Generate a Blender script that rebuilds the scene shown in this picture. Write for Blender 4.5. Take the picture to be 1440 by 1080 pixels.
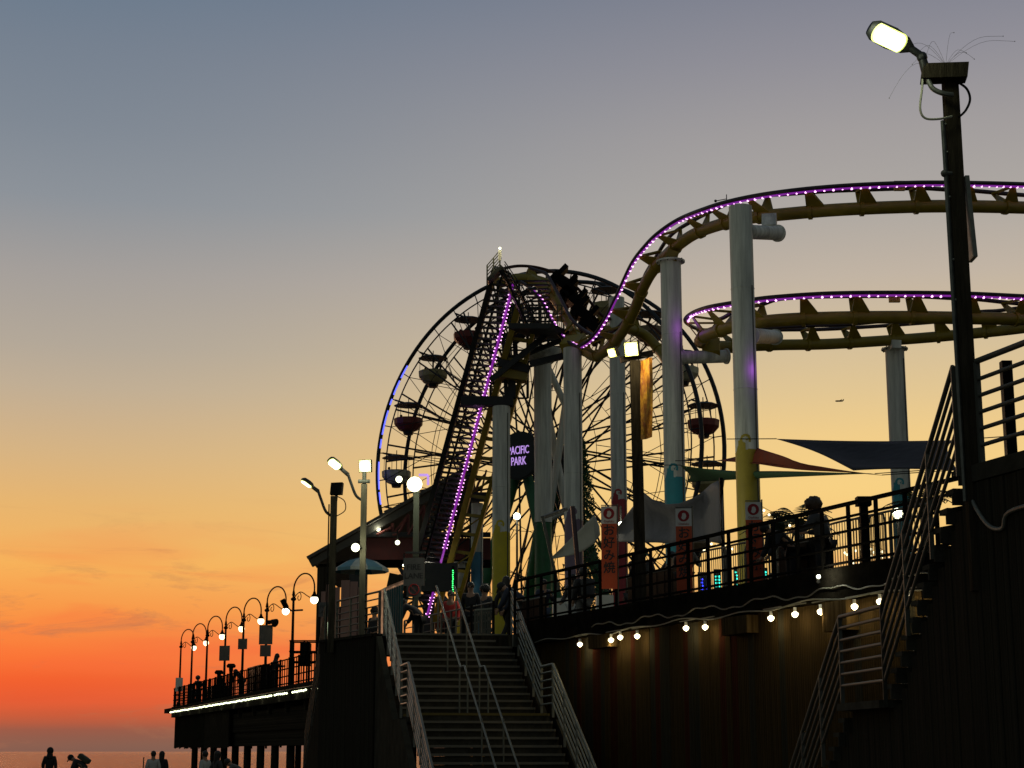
import bpy, bmesh, math, random
from mathutils import Vector, Matrix
random.seed(7)
SC = bpy.context.scene
for o in list(bpy.data.objects): bpy.data.objects.remove(o)
C = SC.collection
PI = math.pi
V = Vector
# ------------------------------------------------------------------ camera
CAMZ = 1.55
FPX = 2450.0
TH = math.atan(517 / FPX)
cam_d = bpy.data.cameras.new('camera'); cam = bpy.data.objects.new('camera', cam_d); C.objects.link(cam)
cam_d.sensor_width = 36; cam_d.lens = 36 * FPX / 1440; cam_d.clip_end = 60000; cam_d.clip_start = .1
cam.location = (0, 0, CAMZ); cam.rotation_euler = (PI / 2 + TH, 0, 0)
SC.camera = cam
# ------------------------------------------------------------------ colour management
SC.view_settings.view_transform = 'Standard'; SC.view_settings.look = 'None'
SC.view_settings.gamma = 1; SC.view_settings.exposure = 0; SC.view_settings.use_curve_mapping = False
SC.cycles.sample_clamp_indirect = 3.0
SC.cycles.max_bounces = 6

def lin(h):
    h = h.lstrip('#'); c = [int(h[i:i + 2], 16) / 255 for i in (0, 2, 4)]
    return tuple((x / 12.92 if x <= .04045 else ((x + .055) / 1.055) ** 2.4) for x in c) + (1,)
# ------------------------------------------------------------------ world: dusk sky
W = bpy.data.worlds.new('World'); SC.world = W; W.use_nodes = True
nt = W.node_tree; N = nt.nodes; L = nt.links; N.clear()
def nd(tree, t, **k):
    n = tree.nodes.new(t)
    for a, b in k.items():
        if a[0] == 'i' and a[1:].isdigit(): n.inputs[int(a[1:])].default_value = b
        else: setattr(n, a, b)
    return n
tc = nd(nt, 'ShaderNodeTexCoord'); sep = nd(nt, 'ShaderNodeSeparateXYZ'); L.new(tc.outputs['Generated'], sep.inputs[0])
def ramp(tree, stops, interp='EASE'):
    r = tree.nodes.new('ShaderNodeValToRGB'); cr = r.color_ramp; cr.interpolation = interp
    while len(cr.elements) > 1: cr.elements.remove(cr.elements[-1])
    cr.elements[0].position = stops[0][0]; cr.elements[0].color = lin(stops[0][1])
    for p, c in stops[1:]:
        e = cr.elements.new(p); e.color = lin(c)
    return r
LEFT = [(0, '#6b5750'), (.004, '#70574f'), (.011, '#7a5049'), (.0176, '#b04f3c'), (.028, '#d64d34'), (.038, '#e4512f'), (.052, '#ee6b36'), (.078, '#ef9145'), (.102, '#eeac57'),
        (.1345, '#e0b06c'), (.163, '#d0af80'), (.199, '#bbaa92'), (.222, '#aea496'), (.262, '#9f9b98'), (.301, '#888f97'), (.34, '#7b8591'), (.378, '#727e8d'), (.415, '#66778a'), (.6, '#52617a'), (1, '#414e5c')]
RIGHT = [(0, '#a37c62'), (.03, '#e6a05c'), (.08, '#f4bd6c'), (.1465, '#f6cf82'), (.1745, '#efcb88'), (.199, '#e0c491'), (.222, '#d4be98'), (.262, '#c0b2a2'), (.298, '#aca6a0'), (.34, '#a09b9b'), (.378, '#8f8d95'), (.412, '#7f818e'), (.6, '#586475'), (1, '#414e5c')]
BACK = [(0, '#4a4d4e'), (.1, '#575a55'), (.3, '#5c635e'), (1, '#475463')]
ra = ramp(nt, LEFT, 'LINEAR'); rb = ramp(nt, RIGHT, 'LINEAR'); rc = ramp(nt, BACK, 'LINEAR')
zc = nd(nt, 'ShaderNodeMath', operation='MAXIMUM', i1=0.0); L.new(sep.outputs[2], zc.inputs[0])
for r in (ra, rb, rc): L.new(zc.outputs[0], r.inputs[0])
def mixc(tree, blend='MIX'):
    m = tree.nodes.new('ShaderNodeMix'); m.data_type = 'RGBA'; m.blend_type = blend; return m
mr = nd(nt, 'ShaderNodeMapRange', i1=-.27, i2=.2); mr.interpolation_type = 'SMOOTHSTEP'; L.new(sep.outputs[0], mr.inputs[0])
m1 = mixc(nt); L.new(mr.outputs[0], m1.inputs[0]); L.new(ra.outputs[0], m1.inputs[6]); L.new(rb.outputs[0], m1.inputs[7])
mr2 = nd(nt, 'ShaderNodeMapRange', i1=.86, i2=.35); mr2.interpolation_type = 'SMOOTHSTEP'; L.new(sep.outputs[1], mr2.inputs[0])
# wispy clouds low in the west
mp = nd(nt, 'ShaderNodeMapping'); mp.inputs['Scale'].default_value = (9, 9, 60); L.new(tc.outputs['Generated'], mp.inputs[0])
nz = nd(nt, 'ShaderNodeTexNoise'); nz.inputs['Scale'].default_value = 1.0; nz.inputs['Detail'].default_value = 7; nz.inputs['Roughness'].default_value = .7; nz.inputs['Distortion'].default_value = .8
L.new(mp.outputs[0], nz.inputs[0])
cm = nd(nt, 'ShaderNodeMapRange', i1=.54, i2=.70); L.new(nz.outputs[0], cm.inputs[0])
ce = nd(nt, 'ShaderNodeMapRange', i1=.15, i2=.07); ce.interpolation_type = 'SMOOTHSTEP'; L.new(sep.outputs[2], ce.inputs[0])
cmul = nd(nt, 'ShaderNodeMath', operation='MULTIPLY'); L.new(cm.outputs[0], cmul.inputs[0]); L.new(ce.outputs[0], cmul.inputs[1])
cmul2 = nd(nt, 'ShaderNodeMath', operation='MULTIPLY', i1=.62); L.new(cmul.outputs[0], cmul2.inputs[0])
m1c = mixc(nt); L.new(cmul2.outputs[0], m1c.inputs[0]); L.new(m1.outputs[2], m1c.inputs[6]); m1c.inputs[7].default_value = lin('#9c6a52')
mp2 = nd(nt, 'ShaderNodeMapping'); mp2.inputs['Scale'].default_value = (5, 5, 44); mp2.inputs['Location'].default_value = (3, 1, 2); L.new(tc.outputs['Generated'], mp2.inputs[0])
nz2 = nd(nt, 'ShaderNodeTexNoise'); nz2.inputs['Detail'].default_value = 8; nz2.inputs['Scale'].default_value = 1.0; nz2.inputs['Distortion'].default_value = 1.0; L.new(mp2.outputs[0], nz2.inputs[0])
cm2 = nd(nt, 'ShaderNodeMapRange', i1=.5, i2=.75); L.new(nz2.outputs[0], cm2.inputs[0])
c2 = nd(nt, 'ShaderNodeMath', operation='MULTIPLY'); L.new(cm2.outputs[0], c2.inputs[0]); L.new(ce.outputs[0], c2.inputs[1])
c3 = nd(nt, 'ShaderNodeMath', operation='MULTIPLY', i1=.55); L.new(c2.outputs[0], c3.inputs[0])
ch_ = nd(nt, 'ShaderNodeMapRange', i1=.016, i2=.045); L.new(sep.outputs[2], ch_.inputs[0]); c4 = nd(nt, 'ShaderNodeMath', operation='MULTIPLY'); L.new(c3.outputs[0], c4.inputs[0]); L.new(ch_.outputs[0], c4.inputs[1])
m1d = mixc(nt); L.new(c4.outputs[0], m1d.inputs[0]); L.new(m1c.outputs[2], m1d.inputs[6]); m1d.inputs[7].default_value = lin('#ee5f3a')
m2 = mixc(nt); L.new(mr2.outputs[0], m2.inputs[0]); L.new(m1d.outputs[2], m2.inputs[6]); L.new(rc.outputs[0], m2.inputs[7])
SUN_AZ = math.radians(-24)          # the sun has set to the left of the frame
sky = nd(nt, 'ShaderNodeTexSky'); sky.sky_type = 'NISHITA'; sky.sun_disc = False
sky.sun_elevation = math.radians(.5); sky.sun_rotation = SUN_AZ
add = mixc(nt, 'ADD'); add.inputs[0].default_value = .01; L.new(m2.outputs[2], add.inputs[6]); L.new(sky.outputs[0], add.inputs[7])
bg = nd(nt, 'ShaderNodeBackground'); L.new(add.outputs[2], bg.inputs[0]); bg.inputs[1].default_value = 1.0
wo = nd(nt, 'ShaderNodeOutputWorld'); L.new(bg.outputs[0], wo.inputs[0])

# ------------------------------------------------------------------ picture ray -> place
def ray(px, py):
    a = (px - 720) / FPX; b = (540 - py) / FPX
    return V((a, math.cos(TH) - b * math.sin(TH), math.sin(TH) + b * math.cos(TH)))
def P(px, py, Y):
    d = ray(px, py); return V((0, 0, CAMZ)) + d * (Y / d.y)
def PX(px, Y, z):
    dep = Y * math.cos(TH) + (z - CAMZ) * math.sin(TH)
    return V(((px - 720) / FPX * dep, Y, z))

# ------------------------------------------------------------------ materials
MATS = {}
def mat(name, col, rough=.6, metal=0, var=.25, scale=3.0, bump=.0, emit=None, es=0, stretch=None, spec=.5, dark=None, trans=0):
    if name in MATS: return MATS[name]
    m = bpy.data.materials.new(name); m.use_nodes = True; t = m.node_tree; b = t.nodes['Principled BSDF']
    if isinstance(col, str): col = lin(col)
    col = tuple(col[:3]) + (1,)
    b.inputs['Roughness'].default_value = rough; b.inputs['Metallic'].default_value = metal
    b.inputs['Specular IOR Level'].default_value = spec
    co = nd(t, 'ShaderNodeTexCoord'); mpg = nd(t, 'ShaderNodeMapping')
    if stretch: mpg.inputs['Scale'].default_value = stretch
    t.links.new(co.outputs['Object'], mpg.inputs[0])
    n = nd(t, 'ShaderNodeTexNoise'); n.inputs['Scale'].default_value = scale; n.inputs['Detail'].default_value = 6; n.inputs['Roughness'].default_value = .65
    t.links.new(mpg.outputs[0], n.inputs[0])
    mx = mixc(t); rr = nd(t, 'ShaderNodeMapRange', i1=.32, i2=.68); t.links.new(n.outputs[0], rr.inputs[0]); t.links.new(rr.outputs[0], mx.inputs[0])
    dk = tuple(c * (1 - var) for c in col[:3]) + (1,) if dark is None else tuple(dark[:3]) + (1,)
    mx.inputs[6].default_value = dk; mx.inputs[7].default_value = tuple(min(1, c * (1 + var * .6)) for c in col[:3]) + (1,)
    t.links.new(mx.outputs[2], b.inputs['Base Color'])
    r2 = nd(t, 'ShaderNodeMapRange', i1=.3, i2=.7, i3=max(0.03, rough - .12), i4=min(1, rough + .12)); t.links.new(n.outputs[0], r2.inputs[0]); t.links.new(r2.outputs[0], b.inputs['Roughness'])
    if bump:
        bp = nd(t, 'ShaderNodeBump'); bp.inputs['Strength'].default_value = bump; bp.inputs['Distance'].default_value = .02
        n2 = nd(t, 'ShaderNodeTexNoise'); n2.inputs['Scale'].default_value = scale * 6; n2.inputs['Detail'].default_value = 5
        t.links.new(mpg.outputs[0], n2.inputs[0]); t.links.new(n2.outputs[0], bp.inputs['Height']); t.links.new(bp.outputs[0], b.inputs['Normal'])
    if emit is not None:
        e = lin(emit) if isinstance(emit, str) else tuple(emit[:3]) + (1,)
        b.inputs['Emission Color'].default_value = e; b.inputs['Emission Strength'].default_value = es
    if trans: b.inputs['Transmission Weight'].default_value = trans
    MATS[name] = m; return m
M_wood = mat('dark_wood', (.036, .032, .024), .8, var=.6, scale=2, bump=.5, stretch=(6, 6, .8), spec=0.0)
M_palepost = mat('pale_post', (.10, .09, .06), .85, var=.5, scale=2, bump=.6, stretch=(8, 8, .8))
M_woodpost = mat('weathered_post', (.045, .038, .026), .85, var=.5, scale=2, bump=.6, stretch=(8, 8, .8), spec=0.0)
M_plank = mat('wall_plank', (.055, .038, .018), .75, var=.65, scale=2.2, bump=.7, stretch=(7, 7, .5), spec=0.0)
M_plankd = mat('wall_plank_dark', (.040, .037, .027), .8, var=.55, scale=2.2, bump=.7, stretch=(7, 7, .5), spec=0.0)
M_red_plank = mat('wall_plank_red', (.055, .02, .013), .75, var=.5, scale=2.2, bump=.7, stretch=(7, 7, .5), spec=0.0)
M_galv = mat('galvanised', (.15, .16, .14), .5, .4, var=.35, scale=9, bump=.1)
M_galvd = mat('galvanised_dull', (.075, .08, .066), .6, .08, var=.4, scale=9, bump=.1)
M_rail = mat('brown_rail', (.011, .010, .009), .6, .0, var=.4, scale=12, bump=.1, spec=0.0)
M_black = mat('black_metal', (.010, .010, .010), .45, .3, var=.4, scale=10, spec=0.0)
M_steel = mat('dark_steel', (.020, .022, .024), .5, .4, var=.4, scale=5)
M_cat = mat('catwalk_grating', (.09, .09, .095), .6, .1, var=.3, scale=5)
M_rim = mat('rim_steel', (.022, .028, .034), .45, .4, var=.3, scale=3)
M_spoke = mat('spoke_steel', (.018, .016, .016), .5, .3, var=.3, scale=3)
M_col = mat('column_paint', (.70, .72, .64), .6, var=.42, scale=1.6, bump=.2, stretch=(3.2, 3.2, .22))
M_yel = mat('yellow_paint', (.27, .20, .015), .45, var=.25, scale=2, bump=.1)
M_yel2 = mat('yellow_column_paint', (.62, .50, .02), .5, var=.15, scale=2, bump=.1)
M_oliv = mat('ochre_column_paint', (.42, .33, .03), .5, var=.15, scale=2, bump=.1)
M_teal = mat('teal_paint', (.03, .30, .36), .5, var=.15, scale=2, bump=.1)
M_blue = mat('blue_paint', (.06, .24, .40), .5, var=.15, scale=2, bump=.1)
M_redp = mat('red_column_paint', (.42, .04, .05), .5, var=.15, scale=2, bump=.1)
M_mauve = mat('mauve_paint', (.20, .14, .20), .5, var=.15, scale=2, bump=.1)
M_green = mat('green_paint', (.02, .13, .045), .5, var=.25, scale=2, bump=.1)
M_purp = mat('rail_paint_dark', (.05, .03, .04), .45, .2, var=.3, scale=3)
M_white = mat('white_paint', (.62, .62, .58), .5, var=.12, scale=3)
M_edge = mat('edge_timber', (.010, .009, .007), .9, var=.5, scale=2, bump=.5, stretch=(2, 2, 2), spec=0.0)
M_concrete = mat('concrete', (.045, .043, .034), .9, var=.3, scale=2, bump=.5, spec=0.0)
M_step = mat('step_concrete', (.055, .053, .043), .85, var=.4, scale=4, bump=.5, spec=0.0)
M_nose = mat('step_nosing', (.15, .14, .11), .7, var=.4, scale=12, bump=.2)
M_nosey = mat('step_nosing_yellow', (.13, .10, .02), .7, var=.4, scale=12, bump=.2)
E_led = mat('purple_led', (.3, .1, .4), .4, emit=(.75, .22, 1.0), es=2)
E_ledcore = mat('pink_led_core', (.5, .3, .5), .4, emit=(1.0, .45, .95), es=2.8)
E_blue = mat('blue_led', (.1, .1, .5), .4, emit=(.10, .12, 1.0), es=2.2)
E_warm = mat('warm_bulb', (.9, .85, .7), .4, emit=(1.0, .86, .52), es=4)
E_cool = mat('cool_lamp', (.9, .9, .8), .4, emit=(.93, 1.0, .60), es=3)
E_white = mat('white_lamp', (.9, .9, .8), .4, emit=(.98, 1.0, .66), es=3.5)
E_rim = mat('lamp_glow_rim', (.5, .55, .2), .4, emit=(.75, .85, .22), es=.75)  # yellow-green glow at the lens edge, painted as an emissive ring
E_amber = mat('amber_lamp', (.9, .8, .5), .4, emit=(1.0, .80, .36), es=4)
E_green = mat('green_led', (.1, .5, .1), .4, emit=(.05, 1.0, .18), es=3)
E_teal = mat('teal_led', (.1, .5, .4), .4, emit=(.03, .85, .62), es=2.2)
E_bluel = mat('deep_blue_led', (.1, .1, .5), .4, emit=(.03, .04, 1.0), es=3)
E_sign = mat('violet_neon', (.3, .2, .5), .4, emit=(.55, .32, .85), es=.9)
E_purpd = mat('purple_led_tube', (.3, .1, .4), .4, emit=(.42, .03, .62), es=.42)

# ------------------------------------------------------------------ mesh helpers
class MB:
    def __init__(s): s.v = []; s.f = []; s.m = []; s.k = 0
    def add(s, vs, fs):
        b = len(s.v); s.v += [tuple(x) for x in vs]; s.f += [tuple(b + i for i in f) for f in fs]; s.m += [s.k] * len(fs); return s
    def frame_box(s, c, ax, ay, az):
        c = V(c); vs = [c + ax * i + ay * j + az * k for i in (-1, 1) for j in (-1, 1) for k in (-1, 1)]
        return s.add(vs, [(0, 1, 3, 2), (4, 6, 7, 5), (0, 4, 5, 1), (2, 3, 7, 6), (0, 2, 6, 4), (1, 5, 7, 3)])
    def box(s, c, sz, rz=0):
        R = Matrix.Rotation(rz, 3, 'Z'); return s.frame_box(c, R @ V((sz[0] / 2, 0, 0)), R @ V((0, sz[1] / 2, 0)), V((0, 0, sz[2] / 2)))
    def beam(s, a, b, w, h, up=V((0, 0, 1))):
        a = V(a); b = V(b); d = b - a; t = d.normalized(); x = t.cross(up)
        if x.length < 1e-4: x = t.cross(V((1, 0, 0)))
        x.normalize(); u = x.cross(t)
        return s.frame_box((a + b) / 2, d / 2, x * w / 2, u * h / 2)
    def tube(s, pts, r, n=8, cap=True, closed=False):
        pts = [V(p) for p in pts]; k = len(pts); rs = r if isinstance(r, (list, tuple)) else [r] * k
        up = None; vs = []; fs = []
        for i, p in enumerate(pts):
            if closed: t = pts[(i + 1) % k] - pts[i - 1]
            else: t = pts[min(i + 1, k - 1)] - pts[max(i - 1, 0)]
            t.normalize()
            if up is None: up = t.orthogonal().normalized()
            up = (up - t * up.dot(t)).normalized(); sd = t.cross(up)
            vs += [p + (up * math.cos(2 * PI * j / n) + sd * math.sin(2 * PI * j / n)) * rs[i] for j in range(n)]
        for i in range(k if closed else k - 1):
            for j in range(n):
                a = i * n + j; b2 = i * n + (j + 1) % n; c = ((i + 1) % k) * n
                fs.append((a, b2, c + (j + 1) % n, c + j))
        if cap and not closed: fs += [tuple(range(n))[::-1], tuple((k - 1) * n + j for j in range(n))]
        return s.add(vs, fs)
    def cyl(s, a, b, r1, r2=None, n=16): return s.tube([a, b], [r1, r1 if r2 is None else r2], n)
    def sph(s, c, r, n=10, m=7, sc=(1, 1, 1)):
        c = V(c); vs = [c + V((0, 0, r * sc[2]))]
        for i in range(1, m):
            a = PI * i / m
            for j in range(n): vs.append(c + V((r * sc[0] * math.sin(a) * math.cos(2 * PI * j / n), r * sc[1] * math.sin(a) * math.sin(2 * PI * j / n), r * sc[2] * math.cos(a))))
        vs.append(c - V((0, 0, r * sc[2]))); fs = []
        for j in range(n): fs.append((0, 1 + j, 1 + (j + 1) % n)); e = 1 + (m - 2) * n; fs.append((e + (j + 1) % n, e + j, len(vs) - 1))
        for i in range(m - 2):
            for j in range(n): a = 1 + i * n + j; b = 1 + i * n + (j + 1) % n; fs.append((a, a + n, b + n, b))
        return s.add(vs, fs)
    def prism(s, poly, vec):
        k = len(poly); vec = V(vec); vs = [V(p) for p in poly] + [V(p) + vec for p in poly]
        fs = [tuple(range(k))[::-1], tuple(range(k, 2 * k))] + [(i, (i + 1) % k, k + (i + 1) % k, k + i) for i in range(k)]
        return s.add(vs, fs)
    def build(s, name, m, parent=None, smooth=False, mats=None):
        me = bpy.data.meshes.new(name); org = wmat(parent).inverted() if parent else Matrix()
        me.from_pydata([tuple(org @ V(v)) for v in s.v], [], s.f)
        for mm in (mats or [m]): me.materials.append(mm)
        if mats: me.polygons.foreach_set('material_index', s.m)
        if smooth: me.polygons.foreach_set('use_smooth', [True] * len(s.f))
        me.update(); bm = bmesh.new(); bm.from_mesh(me); bmesh.ops.recalc_face_normals(bm, faces=bm.faces)
        if smooth:
            for e in bm.edges:
                if len(e.link_faces) == 2 and e.calc_face_angle(0) > .7: e.smooth = False
        bm.to_mesh(me); bm.free()
        o = bpy.data.objects.new(name, me); C.objects.link(o)
        if parent: o.parent = parent
        return o
def wmat(o):
    m = o.matrix_basis.copy()
    while o.parent: o = o.parent; m = o.matrix_basis @ m
    return m
def tag(o, label=None, cat=None, group=None, kind=None):
    if label: o['label'] = label
    if cat: o['category'] = cat
    if group: o['group'] = group
    if kind: o['kind'] = kind
    return o
def thing(name, loc, label, cat, group=None, rz=0):
    o = bpy.data.objects.new(name, None); C.objects.link(o); o.location = loc; o.rotation_euler = (0, 0, rz); o.empty_display_size = .2
    o.matrix_basis = Matrix.Translation(V(loc)) @ Matrix.Rotation(rz, 4, 'Z')
    return tag(o, label, cat, group)
UNIT = {}
def unit(kind, m):
    key = (kind, m.name)
    if key not in UNIT:
        b = MB()
        if kind == 'box': b.frame_box((0, 0, 0), V((.5, 0, 0)), V((0, .5, 0)), V((0, 0, .5)))
        elif kind == 'cyl': b.tube([(0, 0, -.5), (0, 0, .5)], 1, 10)
        elif kind == 'cyl6': b.tube([(0, 0, -.5), (0, 0, .5)], 1, 6)
        elif kind == 'ball': b.sph((0, 0, 0), 1, 8, 6)
        elif kind == 'bulb': b.tube([(0, 0, .35), (0, 0, .2), (0, 0, 0), (0, 0, -.35), (0, 0, -.75), (0, 0, -1)], [.3, .34, .7, .75, .5, .1], 8)
        elif kind == 'plank':     # board with chamfered long edges
            c = .06; b.prism([(-.5, -.5, -.5), (.5, -.5, -.5), (.5, .5 - c * 4, -.5), (.5 - c, .5, -.5), (-.5 + c, .5, -.5), (-.5, .5 - c * 4, -.5)], (0, 0, 1))
        o = b.build(kind, m, smooth=kind in ('cyl', 'cyl6', 'ball', 'bulb')); UNIT[key] = o.data; bpy.data.objects.remove(o)
    return UNIT[key]
def inst(name, me, M, parent):
    o = bpy.data.objects.new(name, me); C.objects.link(o)
    if parent: o.parent = parent; o.matrix_basis = wmat(parent).inverted() @ M
    else: o.matrix_basis = M
    return o
def axes(a, b, w, h, up=V((0, 0, 1))):
    a = V(a); b = V(b); d = b - a; t = d.normalized(); x = t.cross(up)
    if x.length < 1e-4: x = V((1, 0, 0))
    x.normalize(); u = x.cross(t); M = Matrix.Identity(4); c = (a + b) / 2
    for i in range(3): M[i][0] = x[i] * w; M[i][1] = u[i] * h; M[i][2] = d[i]; M[i][3] = c[i]
    return M
def strut(name, a, b, r, m, parent, k='cyl6'): return inst(name, unit(k, m), axes(a, b, r, r), parent)
def bar(name, a, b, w, h, m, parent, up=V((0, 0, 1))): return inst(name, unit('box', m), axes(a, b, w, h, up), parent)
def ball(name, c, r, m, parent, k='ball'): return inst(name, unit(k, m), Matrix.Translation(V(c)) @ Matrix.Scale(r, 4), parent)
def dup(root, loc, rz=0, label=None, group=None, sc=1):
    def cp(o, par):
        c = o.copy(); C.objects.link(c)
        if par: c.parent = par
        for ch in [x for x in bpy.data.objects if x.parent == o and x != c]: cp(ch, c)
        return c
    c = cp(root, None); c.matrix_basis = Matrix.Translation(V(loc)) @ Matrix.Rotation(rz, 4, 'Z') @ Matrix.Scale(sc, 4)
    if label: c['label'] = label
    if group: c['group'] = group
    return c
def plight(name, loc, power, col, r=.05, parent=None, spot=None):
    d = bpy.data.lights.new(name, 'SPOT' if spot else 'POINT'); d.energy = power; d.color = col; d.shadow_soft_size = r
    o = bpy.data.objects.new(name, d); C.objects.link(o); M = Matrix.Translation(V(loc))
    if spot:
        d.spot_size = math.radians(140); d.spot_blend = .8; M = M @ V(spot).to_track_quat('-Z', 'Y').to_matrix().to_4x4()
    if parent: o.parent = parent; M = wmat(parent).inverted() @ M
    o.matrix_basis = M; return o
def text(name, s, size, m, parent, M, ext=.004, align='CENTER', bold=0):
    cu = bpy.data.curves.new(name, 'FONT'); cu.body = s; cu.size = size; cu.extrude = ext; cu.align_x = align; cu.align_y = 'CENTER'; cu.resolution_u = 3; cu.offset = bold
    t = bpy.data.objects.new(name, cu); C.objects.link(t); dg = bpy.context.evaluated_depsgraph_get(); dg.update()
    me = bpy.data.meshes.new_from_object(t.evaluated_get(dg)); bpy.data.objects.remove(t)
    me.materials.clear(); me.materials.append(m)
    return inst(name, me, M, parent)
def face_cam(p, tow=None):      # upright board frame at p facing direction tow (horizontal)
    tow = V(tow) if tow else V((-p[0], -p[1], 0)); tow.z = 0; tow.normalize(); x = V((0, 0, 1)).cross(tow)
    M = Matrix.Identity(4)
    for i in range(3): M[i][0] = x[i]; M[i][1] = (0, 0, 1)[i]; M[i][2] = tow[i]; M[i][3] = p[i]
    return M
def crom(pts, k=6):             # Catmull-Rom through points
    pts = [V(p) for p in pts]; out = []
    for i in range(len(pts) - 1):
        p0 = pts[max(i - 1, 0)]; p1 = pts[i]; p2 = pts[i + 1]; p3 = pts[min(i + 2, len(pts) - 1)]
        for j in range(k):
            t = j / k; out.append(.5 * ((2 * p1) + (p2 - p0) * t + (2 * p0 - 5 * p1 + 4 * p2 - p3) * t * t + (3 * p1 - p0 - 3 * p2 + p3) * t ** 3))
    out.append(pts[-1]); return out

# ================================================================== SETTING
DZ = 4.15                       # pier deck level
N0 = V((.38, 38.8, 0)); N1 = V((5.63, 26.0, 0)); ND = (N1 - N0).normalized(); NL = (N1 - N0).length
def on_near(px, z):             # point of the near edge line seen at picture column px
    lo, hi = -6., 22.
    for _ in range(50):
        s = (lo + hi) / 2; p = N0 + ND * s; dep = p.y * math.cos(TH) + (z - CAMZ) * math.sin(TH)
        if 720 + FPX * p.x / dep < px: lo = s
        else: hi = s
    return s
def near(s, off=0, z=0):        # off > 0: towards the inside of the pier
    q = N0 + ND * s + V((-ND.y, ND.x, 0)) * (off); return V((q.x, q.y, z))
F0 = V((-7.2, 66, 0)); FD = V((-.309, .951, 0))
FE = 42.7
def on_far(px, z):
    lo, hi = -30., 80.
    for _ in range(50):
        s = (lo + hi) / 2; p = F0 + FD * s; dep = p.y * math.cos(TH) + (z - CAMZ) * math.sin(TH)
        if 720 + FPX * p.x / dep > px: lo = s
        else: hi = s
    return s
def far(s, off=0, z=0):
    q = F0 + FD * s + V((FD.y, -FD.x, 0)) * off; return V((q.x, q.y, z))
# sand, sloping to the water
b = MB(); xs = [-600, -200, -80, -30, 0, 30, 80, 200, 600]; ys = [-60, 0, 20, 40, 60, 75, 90, 105, 125]
vs = [(x, y, 0 if y < 60 else -.022 * (y - 60)) for y in ys for x in xs]
fs = [(j * 9 + i, j * 9 + i + 1, (j + 1) * 9 + i + 1, (j + 1) * 9 + i) for j in range(8) for i in range(8)]
b.add(vs, fs); tag(b.build('beach_sand', mat('sand', (.22, .17, .11), .95, var=.2, scale=.8, bump=.6)), kind='structure')
# ocean
m = bpy.data.materials.new('sea_water'); m.use_nodes = True; t = m.node_tree; pb = t.nodes['Principled BSDF']
pb.inputs['Base Color'].default_value = (.20, .16, .12, 1); pb.inputs['Roughness'].default_value = .14; pb.inputs['IOR'].default_value = 1.45
co = nd(t, 'ShaderNodeTexCoord'); mg = nd(t, 'ShaderNodeMapping'); mg.inputs['Scale'].default_value = (.22, .6, 1); t.links.new(co.outputs['Object'], mg.inputs[0])
n1 = nd(t, 'ShaderNodeTexNoise'); n1.inputs['Scale'].default_value = 1; n1.inputs['Detail'].default_value = 8; n1.inputs['Roughness'].default_value = .62; t.links.new(mg.outputs[0], n1.inputs[0])
bp = nd(t, 'ShaderNodeBump'); bp.inputs['Strength'].default_value = 1; bp.inputs['Distance'].default_value = 1.8; t.links.new(n1.outputs[0], bp.inputs['Height']); t.links.new(bp.outputs[0], pb.inputs['Normal'])
b = MB(); b.add([(-30000, 108, -.75), (30000, 108, -.75), (30000, 45000, -.75), (-30000, 45000, -.75)], [(0, 1, 2, 3)])
tag(b.build('ocean_water', m), kind='structure')
# pier deck
b = MB(); poly = [near(NL + 9.5), near(0), V((-.1, 40.1, 0)), V((-3.1, 40.3, 0)), V((-4.7, 42.9, 0)), far(-21.0), far(0), far(47), far(FE, 55), far(-20, 60), V((60, 20, 0))]
b.prism([V((p.x, p.y, DZ - .27)) for p in poly], (0, 0, .27)); tag(b.build('pier_deck', M_wood), kind='structure')

# ------------------------------------------------------------------ railing builder
def railing(name, a, b_, h, zs, n, label, group=None, m=M_rail, r=.022, rt=.035, cat='railing', pw=.05, plate=False, ext=.0, posts=True):
    a = V(a); b_ = V(b_); root = thing(name, a, label, cat, group); d = b_ - a
    strut('top_rail', a + V((0, 0, h)), b_ + V((0, 0, h)), rt, m, root, 'cyl')
    for z in zs: strut('rail', a + V((0, 0, z)), b_ + V((0, 0, z)), r, m, root, 'cyl')
    if posts:
        for i in range(n + 1):
            p = a + d * (i / n); bar('post', p + V((0, 0, -ext)), p + V((0, 0, h - .01)), pw, pw, m, root, up=V((d.x, d.y, 0)).normalized())
            if plate: bar('mounting_plate', p + V((0, 0, -ext - .02)) + V((ND.y, -ND.x, 0)) * -.0 , p + V((0, 0, -.02)), .1, .07, M_galvd, root, up=V((d.x, d.y, 0)).normalized())
    return root

# near pier section: fascia, railing, wall of planks, lights
b = MB(); s1 = NL + 9
nrm = V((ND.y, -ND.x, 0))       # towards the beach
def seg_box(mb, s0, s1_, z0, z1, o0, o1):
    q = [near(s0, -o0), near(s1_, -o0), near(s1_, -o1), near(s0, -o1)]
    # off sign: near() moves along (-ND.y,ND.x); we want towards the beach
    mb.prism([V((p.x, p.y, z0)) for p in q], (0, 0, z1 - z0))
sgn = 1 if V((-ND.y, ND.x, 0)).dot(V((1, 1, 0))) > 0 else -1
def near2(s, inside, z): return near(s, inside * sgn, z)
def near_px(px, ins, z):       # point at inset ins behind the near edge seen at picture column px
    lo, hi = -6., 24.
    for _ in range(50):
        s = (lo + hi) / 2; p = near2(s, ins, z); dep = p.y * math.cos(TH) + (z - CAMZ) * math.sin(TH)
        if 720 + FPX * p.x / dep < px: lo = s
        else: hi = s
    return near2(s, ins, z)
def nbox(mb, s0, s1_, z0, z1, i0, i1):
    q = [near2(s0, i0, z0), near2(s1_, i0, z0), near2(s1_, i1, z0), near2(s0, i1, z0)]; mb.prism(q, (0, 0, z1 - z0))
nbox(b, .1, s1, 3.86, DZ + .22, -.06, .05)
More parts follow.
